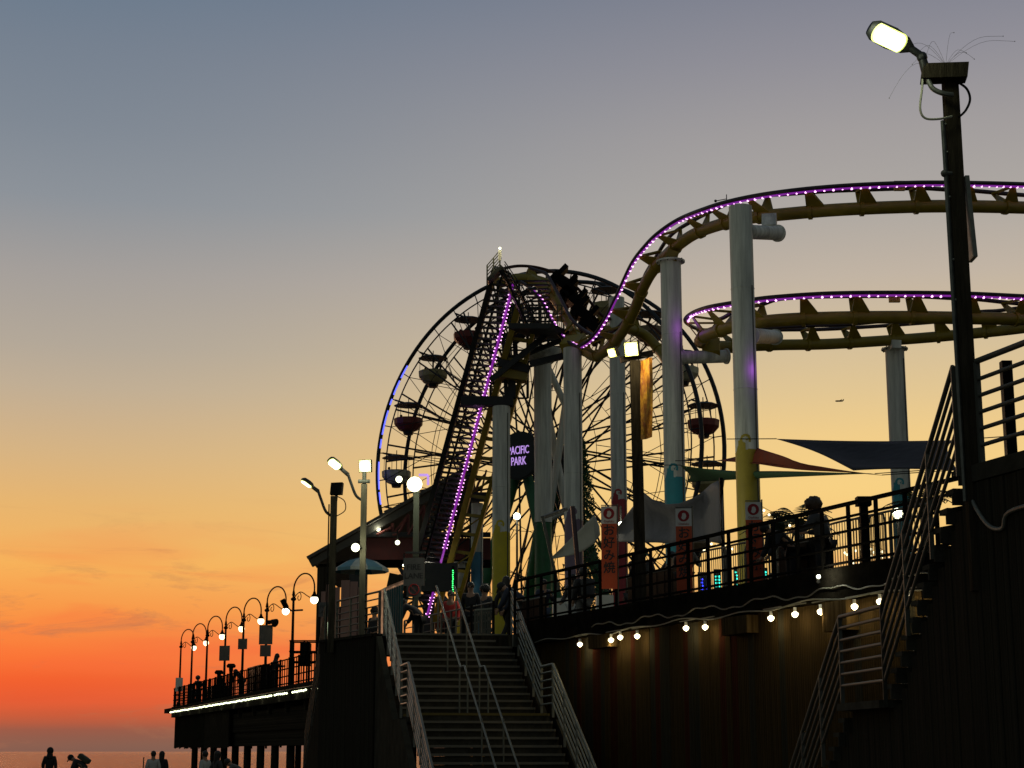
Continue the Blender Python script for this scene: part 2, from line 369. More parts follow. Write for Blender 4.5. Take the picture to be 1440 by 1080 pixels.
edge = b.build('edge_beam', M_edge); tag(edge, 'dark timber edge beam along the near deck under the railing', 'beam')
pr0 = on_near(724, 5.3)
a_ = near2(pr0, 0, DZ); b_ = near2(NL + 3.5, 0, DZ)
railing('pier_railing', a_, b_, 1.18, (.28, .52, .76, .98), int((b_ - a_).length / .75), 'dark railing with five rails along the near deck above the bulb string', 'pier railings', plate=True, ext=.27)
# plank wall
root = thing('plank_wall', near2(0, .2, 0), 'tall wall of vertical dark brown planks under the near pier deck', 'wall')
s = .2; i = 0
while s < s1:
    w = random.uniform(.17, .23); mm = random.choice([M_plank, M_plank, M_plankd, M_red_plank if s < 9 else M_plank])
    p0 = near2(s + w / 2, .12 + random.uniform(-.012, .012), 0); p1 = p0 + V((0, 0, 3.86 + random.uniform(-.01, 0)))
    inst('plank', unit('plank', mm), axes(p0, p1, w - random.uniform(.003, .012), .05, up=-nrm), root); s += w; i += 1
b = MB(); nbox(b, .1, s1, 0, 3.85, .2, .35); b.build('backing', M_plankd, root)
# brown box beams that stick out under the deck edge
for (px0, px1, z0, z1, lb) in ((836, 866, 3.58, 3.84, 'boxed timber beam end under the deck, leftmost, beside the first bulb'), (1024, 1060, 3.52, 3.82, 'boxed timber beam end under the deck in the middle of the bulb string'), (1166, 1200, 3.38, 3.84, 'brown box under the deck edge just left of the stair railing')):
    b = MB(); nbox(b, on_near(px0, z1), on_near(px1, z1), z0, z1, -.14, .08); tag(b.build('beam_box', M_plank), lb, 'beam end', 'beam ends under the deck edge')
# string of bulbs under the near edge
root = thing('bulb_string', near2(0, -.1, 3.8), 'string of bright bulbs on a wavy cable hung under the near deck edge', 'string lights')
pts = []
for i in range(120):
    s = .6 + i * (s1 - .8) / 119; pts.append(near2(s, -.12 + .01 * math.sin(i), 3.87 + .03 * math.sin(i * .55) + .02 * math.sin(i * .23)))
b = MB(); b.tube(pts, .013, 5); b.build('cable', M_galv, root)
pts = [near2(3.5 + i * .1, -.1, 4.02 + .05 * math.sin(i * .3) + (.02 * math.sin(i * .9))) for i in range(140)]
b = MB(); b.tube(pts, .014, 5); b.build('cable', M_galvd, root)
for (px, py) in ((823, 910), (867, 902), (880, 901), (904, 899), (973, 889), (1000, 886), (1093, 876), (1127, 872), (1163, 865), (1211, 866), (1247, 858), (1287, 847)):
    s = on_near(px, 3.75); p = near2(s, -.12, 3.74 + random.uniform(-.02, .02))
    inst('bulb', unit('bulb', E_warm), Matrix.Translation(p) @ Matrix.Scale(.075, 4), root)
    strut('socket', p + V((0, 0, .02)), p + V((0, 0, .09)), .028, M_white, root)
    inst('reflection_bar', unit('box', M_galv), axes(near2(s - .28, -.09, 3.87), near2(s + .28, -.09, 3.88), .03, .015), root)  # bar standing in for the bright strip of lamp reflection above the bulb
    plight('bulb_light', p + V((nrm.x * .05, nrm.y * .05, -.12)), 5.0, (1, .76, .36), .05, root)

# ------------------------------------------------------------------ stairs builder
def stair_flight(root, top, d, w_dir, width, n, rise, run, yel=()):
    """top: left edge of the upper nosing; d: horizontal unit vector going down; w_dir: unit across"""
    for i in range(n):
        z = top.z - i * rise; p = top + d * (i * run); p.z = z
        q = [p, p + w_dir * width, p + w_dir * width - d * (run + .04), p - d * (run + .04)]
        b = MB(); b.prism([V((v.x, v.y, z - .05)) for v in q], (0, 0, .05)); b.build('tread', M_step, root)
        q2 = [p - d * .025, p + w_dir * width - d * .025]
        b = MB(); b.prism([V((q2[0].x, q2[0].y, z - rise)), V((q2[1].x, q2[1].y, z - rise)), V((q2[1].x, q2[1].y, z - .052)), V((q2[0].x, q2[0].y, z - .052))], d * -.03); b.build('riser', M_step, root)
        bar('nosing', p + V((0, 0, -.022)) + d * .006, p + w_dir * width + V((0, 0, -.022)) + d * .006, .03, .048, M_nosey if i in yel else M_nose, root)
def sloped_rail(root, a, b_, h, zs, n, m=M_galv, r=.02, rt=.028, pw=.05, skip_end=False):
    a = V(a); b_ = V(b_); d = b_ - a
    strut('handrail', a + V((0, 0, h)), b_ + V((0, 0, h)), rt, m, root, 'cyl')
    for z in zs: strut('rail', a + V((0, 0, z)), b_ + V((0, 0, z)), r, m, root, 'cyl')
    for i in range(n + 1):
        if skip_end and i == n: continue
        p = a + d * (i / n); bar('post', p - V((0, 0, .08)), p + V((0, 0, h)), pw, pw * .6, m, root)

# main stairs (wide, towards the camera)
hd = V((.175, -.985, 0)).normalized(); wd = V((hd.y * -1, hd.x, 0)); wd = V((.985, .175, 0)).normalized()
top = PX(543, 40.0, 4.2); top.z = 4.2
root = thing('main_staircase', (top.x + 1.4, top.y, 0), 'wide dark concrete staircase with pale step edges climbing to the deck', 'staircase')
stair_flight(root, top, hd, wd, 2.82, 13, .158, .30, yel=(12,))
top2 = top + hd * (12 * .3 + 1.25); top2.z = 4.2 - .158 * 13 + .158; lz = top2.z
b = MB(); q = [top + hd * 3.6, top + hd * 3.6 + wd * 2.82, top2 + wd * 2.82, top2]
b.prism([V((v.x, v.y, lz - .2)) for v in q], (0, 0, .15)); b.build('landing', M_step, root)
stair_flight(root, top2, hd, wd, 2.82, 15, .158, .30, yel=(0,))
zs5 = (.2, .36, .52, .68, .84)
for side, lab in ((-.06, 'left'), (2.88, 'right')):
    rr = thing('stair_railing', top + wd * side, f'galvanised railing down the {lab} side of the wide dark staircase', 'railing', 'railings of the wide staircase')
    a0 = top + wd * side + hd * .1; a1 = V((a0.x, a0.y, 0)) + hd * 3.6; a1.z = lz; a2 = V((a1.x, a1.y, lz)) + hd * 1.2; a3 = a2 + hd * 4.5; a3.z = lz - 15 * .158
    sloped_rail(rr, a0, a1, .98, zs5, 4); sloped_rail(rr, a1 + hd * .02, a2, .98, zs5, 1); sloped_rail(rr, a2 + hd * .02, a3, .98, zs5, 4)
rr = thing('centre_handrail', top + wd * 1.45, 'double metal handrail down the middle of the wide dark staircase', 'railing')
for k in (1.2, 1.62):
    a0 = top + wd * k + hd * .1 - hd * .5; a1 = a0 + hd * 3.9; a1.z = lz + .05; a2 = a1 + hd * .55; a3 = a2 + hd * 4.6; a3.z = a2.z - 15 * .158
    strut('handrail', a0 + V((0, 0, 1.12)), a1 + V((0, 0, .92)), .022, M_galv, rr, 'cyl'); strut('handrail', a1 + V((0, 0, .92)), a2 + V((0, 0, .92)), .022, M_galv, rr, 'cyl'); strut('handrail', a2 + V((0, 0, .92)), a3 + V((0, 0, .92)), .022, M_galv, rr, 'cyl')
    for (u, v, f) in ((a0, a1, .08), (a0, a1, .5), (a0, a1, .97), (a2, a3, .1), (a2, a3, .5), (a2, a3, .95)):
        p = u.lerp(v, f); strut('post', p - V((0, 0, .12)), p + V((0, 0, 1.0 if f < .9 else .92)), .018, M_galv, rr)
# side stringer walls of the main stairs
for k, lb in ((-.22, 'left'), (2.95, 'right')):
    b = MB(); p = top + wd * k; pl = [V((p.x, p.y, 0)) - hd * .3, V((p.x, p.y, DZ - .01)) - hd * .3, V((p.x, p.y, 4.12)), V(((p + hd * 3.6).x, (p + hd * 3.6).y, lz - .12)), V(((p + hd * 4.85).x, (p + hd * 4.85).y, lz - .12)), V(((p + hd * 9.2).x, (p + hd * 9.2).y, 0))]
    b.prism(pl, wd * .13); tag(b.build('stair_side_wall', M_concrete), f'low concrete side wall under the {lab} edge of the wide staircase', 'wall', 'side walls of the wide staircase')
# abutment wall left of the main stairs
A0 = V((-4.62, 42.7, 0)); A1 = V((top.x - .25, 40.05, 0))
root = thing('plank_wall', A0, 'dark plank wall left of the wide staircase below two lamp posts', 'wall')
d = (A1 - A0); n = 14; nn = V((-d.y, d.x, 0)).normalized()
if nn.y > 0: nn = -nn
for i in range(n):
    p = A0 + d * ((i + .5) / n) + nn * random.uniform(0, .02); inst('plank', unit('plank', random.choice((M_plankd, M_wood))), axes(p, p + V((0, 0, DZ - .02)), d.length / n - .01, .06, up=nn), root)
b = MB(); b.prism([A0 - nn * .1, A1 - nn * .1, A1 - nn * .3, A0 - nn * .3], (0, 0, DZ - .05)); b.build('backing', M_plankd, root)
b = MB(); b.prism([V((v.x, v.y, DZ - .02)) for v in (A0 + nn * .1, A1 + nn * .1, A1 - nn * .3, A0 - nn * .3)], (0, 0, .06)); b.build('coping', M_wood, root)
# narrow side stair going down left of that wall
L0 = PX(457, 43.4, 4.1); L1 = PX(428, 50.5, 1.1)
root = thing('side_staircase', L0, 'narrow steep side stair with railing left of the dark abutment wall', 'staircase')
for i in range(18):
    p = L0.lerp(L1, i / 18); q = L0.lerp(L1, (i + 1) / 18); b = MB()
    b.prism([V((p.x, p.y, p.z - .22)), V((p.x, p.y, p.z)), V((q.x, q.y, p.z)), V((q.x, q.y, p.z - .22))], (1.1, 0, 0)); b.build('tread', M_step, root)
sloped_rail(root, L0, L1, .98, zs5, 5, m=M_galvd)
b = MB(); b.prism([V((L0.x, L0.y, 0)), V((L0.x, L0.y, L0.z - .22)), V((L1.x, L1.y, L1.z - .22)), V((L1.x, L1.y, 0))], (.15, 0, 0)); b.build('stringer', M_plankd, root)
railing('landing_railing', A0 + V((.25, .1, DZ)) + nn * -.1, A1 + V((0, 0, DZ)) + nn * -.1, 1.0, (.2, .36, .52, .68, .84), 3, 'short galvanised railing on the abutment beside the lamp posts', 'pier railings', m=M_galvd, r=.017, rt=.025)

# right platform with board wall and its stairs
K = V((4.62, 17.6, 4.38)); SD = V((-.103, .9947, 0)).normalized(); PD = V((.29, -.957, 0)).normalized()
root = thing('platform_wall', (K.x, K.y, 0), 'tall wall of dark vertical boards at the right edge under the platform', 'wall')
def boards(p0, dr, length, ztop, w0=.24, mm=(M_plankd, M_wood)):
    s = 0; nr = V((-dr.y, dr.x, 0)).normalized()
    if nr.x > 0: nr = -nr
    while s < length - .02:
        w = min(random.uniform(w0 * .9, w0 * 1.1), length - s); p = p0 + dr * (s + w / 2) + nr * random.uniform(.0, .016); p.z = 0; zt = ztop(s + w / 2)
        inst('board', unit('plank', random.choice(mm)), axes(p, V((p.x, p.y, zt)), w - .008, .05, up=nr), root); s += w
boards(V((K.x, K.y, 0)), PD, 11, lambda s: K.z - .18)
n1r, r1, u1 = 13, .173, .208; n2r, r2, u2 = 12, .173, .24
run1 = n1r * u1; land = 1.7; zl = K.z - n1r * r1
def prof(s):
    if s < run1: return K.z - r1 * (int(s / u1) + 1) - .06
    if s < run1 + land: return zl - .08
    return max(.3, zl - r2 * (int((s - run1 - land) / u2) + 1) - .06)
boards(V((K.x, K.y, 0)) + V((.06, 0, 0)), SD, run1 + land + n2r * u2, prof, .21)
b = MB(); q = [K, K + PD * 11, K + PD * 11 + V((6, 0, 0)), K + V((6, 3, 0)), K + V((1.2, .1, 0))]
b.prism([V((v.x - .05, v.y, K.z - .17)) for v in q], (0, 0, .17)); tag(b.build('platform_slab', M_concrete), kind='structure')
root = thing('zigzag_staircase', (K.x, K.y, 0), 'steep open stair with a landing going down along the right board wall', 'staircase')
SW = V((.9947, .103, 0))
def step_block(p, z, u, r_):
    b = MB(); q = [p - SW * .05, p + SW * 1.1, p + SW * 1.1 + SD * (u + .03), p - SW * .05 + SD * (u + .03)]
    b.prism([V((v.x, v.y, z - .055)) for v in q], (0, 0, .055)); b.build('tread', M_step, root)
    q = [p - SW * .06, p + SW * 1.1, p + SW * 1.1 + SD * .03, p - SW * .06 + SD * .03]
    b = MB(); b.prism([V((v.x, v.y, z - .055 - r_ + .055)) for v in q], (0, 0, r_ - .056)); b.build('riser', M_step, root)
for i in range(n1r): step_block(K + SD * (i * u1), K.z - r1 * i - r1 * .0, u1, r1)
LP_ = K + SD * run1
b = MB(); q = [LP_ - SW * .14, LP_ + SW * 1.1, LP_ + SW * 1.1 + SD * land, LP_ - SW * .14 + SD * land]; b.prism([V((v.x, v.y, zl - .09)) for v in q], (0, 0, .09)); b.build('landing', M_step, root)
for i in range(n2r): step_block(LP_ + SD * (land + i * u2), zl - r2 * (i + 1), u2, r2)
for off, lb in ((-.06, 'nearer'), (1.08, 'farther')):
    rr = thing('stair_railing', K + SW * off, f'galvanised pipe railing on the {lb} side of the steep right stair', 'railing', 'railings of the steep right stair')
    a0 = K + SW * off; a1 = V((LP_.x, LP_.y, zl)) + SW * off; a2 = a1 + SD * land; a3 = a2 + SD * (n2r * u2); a3.z = zl - n2r * r2
    sloped_rail(rr, a0, a1, 1.07, (.22, .39, .56, .73, .9), 3, m=M_galvd, r=.02, rt=.026); sloped_rail(rr, a1, a2, 1.07, (.22, .36, .50, .64, .78, .93), 1, m=M_galvd, r=.02, rt=.026); sloped_rail(rr, a2, a3, 1.07, (.22, .39, .56, .73, .9), 3, m=M_galvd, r=.02, rt=.026)
pa = K + PD * .25 + V((.05, 0, 0)); pb_ = K + PD * 8 + V((.05, 0, 0))
railing('platform_railing', pa, pb_, 1.07, (.2, .37, .54, .71, .88), 5, 'heavy pipe railing on the raised platform at the right edge of the picture', 'pier railings', m=M_galvd, r=.022, rt=.032)
bar('x', (0, 0, 0), (0, 0, 1), 1, 1, M_black, None); bpy.data.objects.remove(bpy.data.objects['x'])
q = K + V((.62, 1.1, 0)); q = PX(1424, 18.3, K.z)
b = MB(); b.beam(q, q + V((0, 0, 1.28)), .11, .11); tag(b.build('wooden_post', M_black), 'short thick dark post standing behind the platform railing', 'post')
b = MB(); q0 = K + PD * .1 + V((-.05, 0, -.2)); b.tube(crom([q0 + V((0, 0, .9)), q0 + V((0, 0, .2)), q0 + V((.02, -.05, -.08)), q0 + PD * .35 + V((0, 0, -.42)), q0 + PD * .62 + V((0, 0, -.5)), q0 + PD * .75 + V((0, 0, -.36)), q0 + PD * 1.4 + V((0, 0, -.33)), q0 + PD * 3 + V((0, 0, -.30))], 5), .022, 8)
tag(b.build('conduit_pipe', M_galv, smooth=True), 'pale conduit pipe bending down from the tall pole across the board wall', 'pipe')

# ------------------------------------------------------------------ far pier section
SW_ = 3.88
b = MB()
def fbox(mb, s0, s1_, z0, z1, i0, i1): mb.prism([far(s0, i0, z0), far(s1_, i0, z0), far(s1_, i1, z0), far(s0, i1, z0)], (0, 0, z1 - z0))
fbox(b, -21, FE + .1, 3.55, DZ + .03, -.08, .1); fbox(b, FE, FE + .2, 3.55, DZ + .03, .1, 50)
tag(b.build('edge_beam', M_wood), 'dark timber edge beam of the far pier section over the water', 'beam')

rr = thing('far_railing', far(-10, 0, DZ), 'dark mesh railing of the far pier section against the sunset', 'railing', 'pier railings')
for z in (.12, .42, .72, 1.1): strut('rail', far(-10, 0, DZ + z), far(FE, 0, DZ + z), .028, M_rail, rr)
n = 52
for i in range(n * 2 + 2):
    p = far(min(FE, -10 + i * .5), 0, DZ); strut('baluster' if i % 4 else 'post', p, p + V((0, 0, 1.1 if i % 4 else 1.16)), .022 if i % 4 else .05, M_rail, rr)
for i in range(10):
    p = far(FE, i * 1.0 + 1, DZ); strut('baluster', p, p + V((0, 0, 1.1)), .025, M_rail, rr)
for z in (.12, .42, .72, 1.1): strut('rail', far(FE, 0, DZ + z), far(FE, 12, DZ + z), .028, M_rail, rr)
# hanging boards below the far deck and underside beams
root = thing('skirt_boards', far(FE, 0, 3.6), 'dark vertical boards hanging below the far end of the pier', 'board screen')
for i in range(46):
    p = far(FE - .2 - i * .45, .15, 3.6); bar('board', V((p.x, p.y, 1.75 + random.uniform(-.05, .05))), p, .10 if i < 28 else .40, .06, M_wood, root, up=V((FD.y, -FD.x, 0)))
for i in range(8):
    p = far(FE + .05, .3 + i * .9, 3.6); bar('board', V((p.x, p.y, 1.75 + random.uniform(-.05, .05))), p, .06, .13, M_wood, root, up=V((FD.y, -FD.x, 0)))
root = thing('under_deck_beams', far(0, 1, 2), 'dark cross beams and bracing below the far pier deck', 'beams')
for i in range(17):
    s = FE - 3 - i * 4; bar('beam', far(s, .2, 3.4), far(s, 40, 3.4), .3, .5, M_wood, root); bar('brace', far(s, .6, 1.9), far(s, 20, 3.2), .1, .25, M_wood, root)
for i in range(4): bar('stringer', far(29, .5 + i * 5, 2.9), far(-21, .5 + i * 5, 2.9), .3, .9, M_wood, root)
bar('stringer', far(29, .6, 2.35), far(-21, .6, 2.35), .3, 1.1, M_wood, root)
ORD = 'first second third fourth fifth sixth seventh eighth ninth tenth eleventh twelfth thirteenth fourteenth fifteenth sixteenth seventeenth'.split()
first = None
for i in range(17):
    for j in range(4):
        p = far(FE - 5 - i * 3.6, .7 + j * 6, -1.2)
        if first is None:
            b = MB(); b.tube([(0, 0, 0), (0, 0, 2.4), (0, 0, 5.0)], [.19, .18, .17], 12); pm = b.build('piling', M_wood, smooth=True); first = pm.data; bpy.data.objects.remove(pm)
        o = inst('piling', first, Matrix.Translation(p) @ Matrix.Rotation(i * 1.3 + j, 4, 'Z'), None)
        tag(o, ['round timber piling in the front row under the far pier', 'dark timber piling behind the front row under the far pier'][min(j, 1)] + (', ' + ORD[i] + ' from the sea end' if j == 0 else ', ' + ORD[i] + ' bay, ' + ['', 'second', 'third', 'innermost'][j] + ' row'), 'piling', 'pilings under the pier')
# bulbs along the far edge
root = thing('bulb_string', far(FE, -.1, SW_ - .1), 'dense row of small white bulbs along the edge of the far pier', 'string lights')
s = FE - .1; k = 0
while s > -3.5:
    if not (k % 9 in (6, 7) and s < 9):
        p = far(s, -.16, 3.88 + random.uniform(-.015, .015)); inst('bulb', unit('bulb', E_cool), Matrix.Translation(p) @ Matrix.Scale(.062, 4), root)
        if k % 9 == 0: plight('bulb_light', p + V((-.1, -.1, -.15)), 1.0, (.95, 1, .75), .08, root)
    s -= .43; k += 1
strut('cable', far(FE, -.12, 3.99), far(-4, -.12, 3.99), .02, M_black, root)

# ------------------------------------------------------------------ gooseneck lamps
def gooseneck(flip=False):
    root = thing('gooseneck_lamp', (0, 0, 0), 'x', 'street lamp', 'gooseneck lamps along the far pier')
    b = MB(); b.tube([(0, 0, 0), (0, 0, .25), (0, 0, .3), (0, 0, 4.1)], [.12, .11, .07, .05], 10)
    b.sph((0, 0, 3.95), .12, 8, 6, (1, 1, .7)); b.cyl((0, 0, 4.1), (0, 0, 4.2), .08, .05, 8); b.tube([(0, 0, 4.2), (0, 0, 4.3), (0, 0, 4.5)], [.06, .035, .012], 8); b.build('pole', M_black, root, smooth=True)
    b = MB(); r = .80
    pts = [(r - r * math.cos(a), 0, 4.32 + .62 * math.sin(a)) for a in [PI * i / 16 for i in range(17)]]
    pts.insert(0, (.0, 0, 3.95)); pts.append((2 * r, 0, 4.1)); b.tube(pts, .032, 7)
    pts = [(.05, 0, 3.95), (.2, 0, 4.1), (.45, 0, 4.2), (.7, 0, 4.17), (1.05, 0, 4.02), (1.4, 0, 3.9), (1.56, 0, 3.95)]; b.tube(crom(pts, 4), .02, 5)
    pts = [(.42 + (.20 - .012 * i) * math.cos(-i * .5 + 1.5), 0, 4.0 + (.20 - .012 * i) * math.sin(-i * .5 + 1.5)) for i in range(13)]; b.tube(pts, .018, 5); b.build('arm', M_black, root)
    b = MB(); b.tube([(2 * r, 0, 4.15), (2 * r, 0, 4.06), (2 * r, 0, 3.98), (2 * r, 0, 3.92)], [.05, .07, .13, .15], 10); b.build('lamp_cap', M_black, root, smooth=True)
    b = MB(); b.sph((2 * r, 0, 3.82), .16, 12, 8, (1, 1, 1.05)); b.build('globe', E_warm2, root, smooth=True)
    return root
E_warm2 = mat('globe_glow', (.9, .85, .7), .4, emit=(1.0, .86, .52), es=2.6)
E_warm3 = mat('globe_bright', (.9, .85, .7), .4, emit=(1.0, .97, .72), es=4)
proto = gooseneck()
for ch in proto.children:
    for v in ch.data.vertices:
        if v.co.z > 1: v.co.z -= .42
lampdesc = ['outermost gooseneck lamp at the end of the pier with a white box on its base', 'second gooseneck lamp from the seaward end of the pier', 'third gooseneck lamp from the seaward end of the pier',
            'gooseneck lamp fourth from the sea, one square sign on its post', 'gooseneck lamp fifth from the sea, small square sign on its post', 'gooseneck lamp with two signs and a loudspeaker on its post', 'nearest and tallest gooseneck lamp beside the pink building']
lamps = []
for i, px in enumerate((252, 268, 289, 314.5, 339.6, 372, 409)):
    s = on_far(px, 8); p = far(s, .12, DZ)
    ang = -.9
    if i == 0: o = proto; o.matrix_basis = Matrix.Translation(p) @ Matrix.Rotation(ang, 4, 'Z'); o['label'] = lampdesc[0]
    else: o = dup(proto, p, ang, lampdesc[i])
    lamps.append(o)
    if i >= 5:
        for ch in o.children:
            if ch.type == 'MESH' and ch.name.startswith('globe'): ch.data = ch.data.copy(); ch.data.materials[0] = E_warm3
    plight('globe_light', wmat(o) @ V((1.6, 0, 3.1)), 6, (1, .8, .5), .15, o)
def sign_on(p, w, h, label, txt=None, m=M_white, sz=.12, name='post_sign', cat='sign', tow=(-.2, -1, 0)):
    M = face_cam(p, tow); r = thing(name, p, label, cat)
    inst('panel', unit('box', m), M @ Matrix.Diagonal((w, h, .02, 1)), r)
    if txt:
        for k, line in enumerate(txt): text('lettering', line, sz, M_txt, r, M @ Matrix.Translation((0, (len(txt) - 1) * sz * .55 - k * sz * 1.1, .014)))
    return r
M_txt = mat('sign_ink', (.02, .02, .02), .6); M_txtr = mat('sign_ink_red', (.35, .02, .02), .6)
M_signd = mat('sign_back', (.10, .095, .085), .6, .3)
for i, (w, h, z, lb) in ((0, (.45, .8, 1.3, 'white box fixed low on the outermost gooseneck lamp')), (3, (.55, .75, 2.25, 'square sign on the fourth gooseneck lamp from the sea')), (4, (.45, .5, 2.4, 'small dark square sign on the fifth gooseneck lamp')), (5, (.62, .85, 2.45, 'upper pale sign on the lamp with two signs')), (5, (.5, .5, 1.75, 'lower smaller sign on the lamp with two signs'))):
    p = lamps[i].matrix_basis.translation + V((0, -.14, z)); sign_on(p, w, h, lb, m=M_signd if i != 0 else M_white)
def speaker(p, lb):
    r = thing('loudspeaker', p, lb, 'loudspeaker'); b = MB(); b.tube([p, p + V((.12, -.1, .02)), p + V((.28, -.22, -.05))], [.08, .1, .2], 10); b.build('horn', M_black, r, smooth=True); b = MB(); b.box(p + V((-.04, .05, 0)), (.14, .16, .18)); b.build('driver', M_black, r)
speaker(lamps[5].matrix_basis.translation + V((.15, -.1, 3.0)), 'black horn loudspeaker on the lamp post with two signs')
p = PX(404, 76, 1); p = P(400, 849, 76); r = thing('floodlight', p, 'dark square floodlight tilted beside the nearest gooseneck globe', 'floodlight')
b = MB(); R = Matrix.Rotation(-.5, 3, 'Y'); b.frame_box(p, R @ V((.11, 0, 0)), R @ V((0, .1, 0)), R @ V((0, 0, .2))); b.build('housing', M_black, r)
b = MB(); b.tube([p + V((.05, 0, -.1)), p + V((.3, 0, -.3)), V((lamps[6].matrix_basis.translation.x, 75, p.z - .35))], .04, 6); b.build('bracket', M_black, r)
for px, py in ((308, 948), (325, 939)):
    p = P(px, py, 91 if px < 320 else 88); s = thing('mushroom_post', (p.x, p.y, DZ), 'dark mushroom topped post, ' + ('lower left one of two behind the far railing' if px < 320 else 'taller one of two behind the far railing'), 'post', 'mushroom posts on the far pier')
    b = MB(); b.tube([(p.x, p.y, DZ), (p.x, p.y, p.z - .2), (p.x, p.y, p.z - .12), (p.x, p.y, p.z)], [.11, .09, .11, .11], 8); b.build('column', M_black, s)
    b = MB(); b.tube([p, p + V((0, 0, .1)), p + V((0, 0, .2))], [.2, .24, .16], 12); b.build('cap', M_black, s)
# railed hoist cage
p = P(428, 905, 70); r = thing('service_cage', (p.x, p.y, DZ), 'small railed dark service cage behind the far railing by the pink building', 'cage')
for dx in (-.55, 0, .55):
    for dy in (0, 1): strut('post', V((p.x + dx, p.y + dy, DZ)), V((p.x + dx, p.y + dy, DZ + 1.75)), .035, M_black, r)
for z in (.9, 1.3, 1.72):
    for dy in (0, 1): strut('rail', V((p.x - .6, p.y + dy, DZ + z)), V((p.x + .6, p.y + dy, DZ + z)), .03, M_black, r)
b = MB(); b.box((p.x, p.y + .5, DZ + 1.2), (.4, .5, .9)); b.build('machine', M_black, r)

# ================================================================== FERRIS WHEEL
HC = P(746, 641, 118); WN = V((-.53, -.848, 0)).normalized(); WU = V((.848, -.53, 0)).normalized(); ZU = V((0, 0, 1))
WR = 13.0; HC2 = HC - WN * 3.4
root = thing('ferris_wheel', (HC.x, HC.y, DZ), 'tall spoked Ferris wheel silhouetted behind the coaster', 'ferris wheel'); wheel = root
def wp(c, r, a): return c + (WU * math.cos(a) + ZU * math.sin(a)) * r
for c in (HC, HC2):
    b = MB(); b.tube([wp(c, WR, 2 * PI * i / 120) for i in range(120)], .15, 8, closed=True); b.build('rim', M_rim, root, smooth=True)
    b = MB(); b.tube([wp(c, WR - .75, 2 * PI * i / 120) for i in range(120)], .05, 6, closed=True); b.build('inner_ring', M_rim, root)
    b = MB(); b.tube([wp(c, 8.3, 2 * PI * i / 40) for i in range(40)], .028, 5, closed=True); b.build('brace_ring', M_spoke, root)
    b = MB(); b.tube([wp(c, 10.4, 2 * PI * i / 40) for i in range(40)], .022, 5, closed=True); b.tube([wp(c, 5.2, 2 * PI * i / 40) for i in range(40)], .022, 5, closed=True); b.build('brace_ring', M_spoke, root)
    for i in range(20):
        a = math.radians(138 + 18 * i); strut('guy_rod', wp(c, 5.2, a + .157), wp(c, WR - .75, a), .028, M_spoke, root); strut('guy_rod', wp(c, 8.3, a), wp(c, WR - .75, a + .157), .026, M_spoke, root); strut('guy_rod', wp(c, 8.3, a), wp(c, WR - .75, a - .157), .026, M_spoke, root)
    for i in range(20):
        a = math.radians(138 + 18 * i)
        strut('spoke', wp(c, 1.1, a - .9), wp(c, WR - .75, a + .05), .068, M_spoke, root)
        strut('spoke', wp(c, 1.1, a + .9), wp(c, WR - .75, a - .05), .068, M_spoke, root)
        strut('rim_tie', wp(c, WR - .75, a + .157), wp(c, WR, a + .157), .04, M_rim, root)
        strut('rim_tie', wp(c, WR - .75, a), wp(c, WR, a), .04, M_rim, root)
for i in range(20):
    a = math.radians(138 + 18 * i)
    strut('axle', wp(HC, WR - .4, a), wp(HC2, WR - .4, a), .07, M_rim, root)
    strut('cross_tie', wp(HC, 8.3, a), wp(HC2, 8.3, a), .03, M_spoke, root)
    strut('cross_tie', wp(HC, 8.3, a), wp(HC2, WR - .4, a), .025, M_spoke, root); strut('cross_tie', wp(HC2, 8.3, a), wp(HC, WR - .4, a), .025, M_spoke, root)
b = MB(); b.cyl(HC + WN * .3, HC2 - WN * .3, .55, .55, 16); b.cyl(HC + WN * .1, HC - WN * .1, 1.15, 1.15, 24); b.cyl(HC2 + WN * .1, HC2 - WN * .1, 1.15, 1.15, 24); b.build('hub', M_steel, root, smooth=True)
for c, sg in ((HC + WN * 1.1, 1), (HC2 - WN * 1.1, -1)):
    for k in (-1, 1):
        ft = V((c.x, c.y, DZ)) + WU * (5.2 * k) + WN * (1.2 * sg); b = MB(); b.tube([c, ft], [.35, .5], 10); b.build('support_leg', M_green, root, smooth=True)
b = MB(); b.cyl(HC + WN * .3, HC + WN * 1.5, .5, .5, 12); b.build('hub_cap', M_steel, root, smooth=True)
b = MB()
for (a0, a1) in ((144, 148.5), (149.5, 154.5), (156, 158), (160, 168), (169.5, 172.5), (177, 186), (187, 191)):
    b.tube([wp(HC + WN * .16 , WR - .22, math.radians(a0 + (a1 - a0) * i / 8)) for i in range(9)], .05, 5)
tag(b.build('rim_light', E_blue, root), 'blue light strips along the left rim')
# hub sign
SP = P(731, 641, 115.6); M = face_cam(SP, WN)
sg = thing('park_sign', (SP.x, SP.y, SP.z), 'round dark sign with violet neon lettering on the wheel hub', 'sign')
b = MB(); b.cyl(SP, SP + WN * .15, 1.55, 1.55, 32); b.cyl(SP - WN * .02, SP + WN * .1, 1.65, 1.65, 32); b.build('disc', M_steel, sg, smooth=True)
text('lettering', 'PACIFIC', .78, E_sign, sg, M @ Matrix.Translation((0, .34, .17)) @ Matrix.Diagonal((.60, 1, 1, 1)), .02)
b = MB(); b.cyl(SP, HC, .3, .3, 10); b.build('bracket', M_steel, sg)
text('lettering', 'PARK', .80, E_sign, sg, M @ Matrix.Translation((0, -.40, .17)) @ Matrix.Diagonal((.62, 1, 1, 1)), .02)
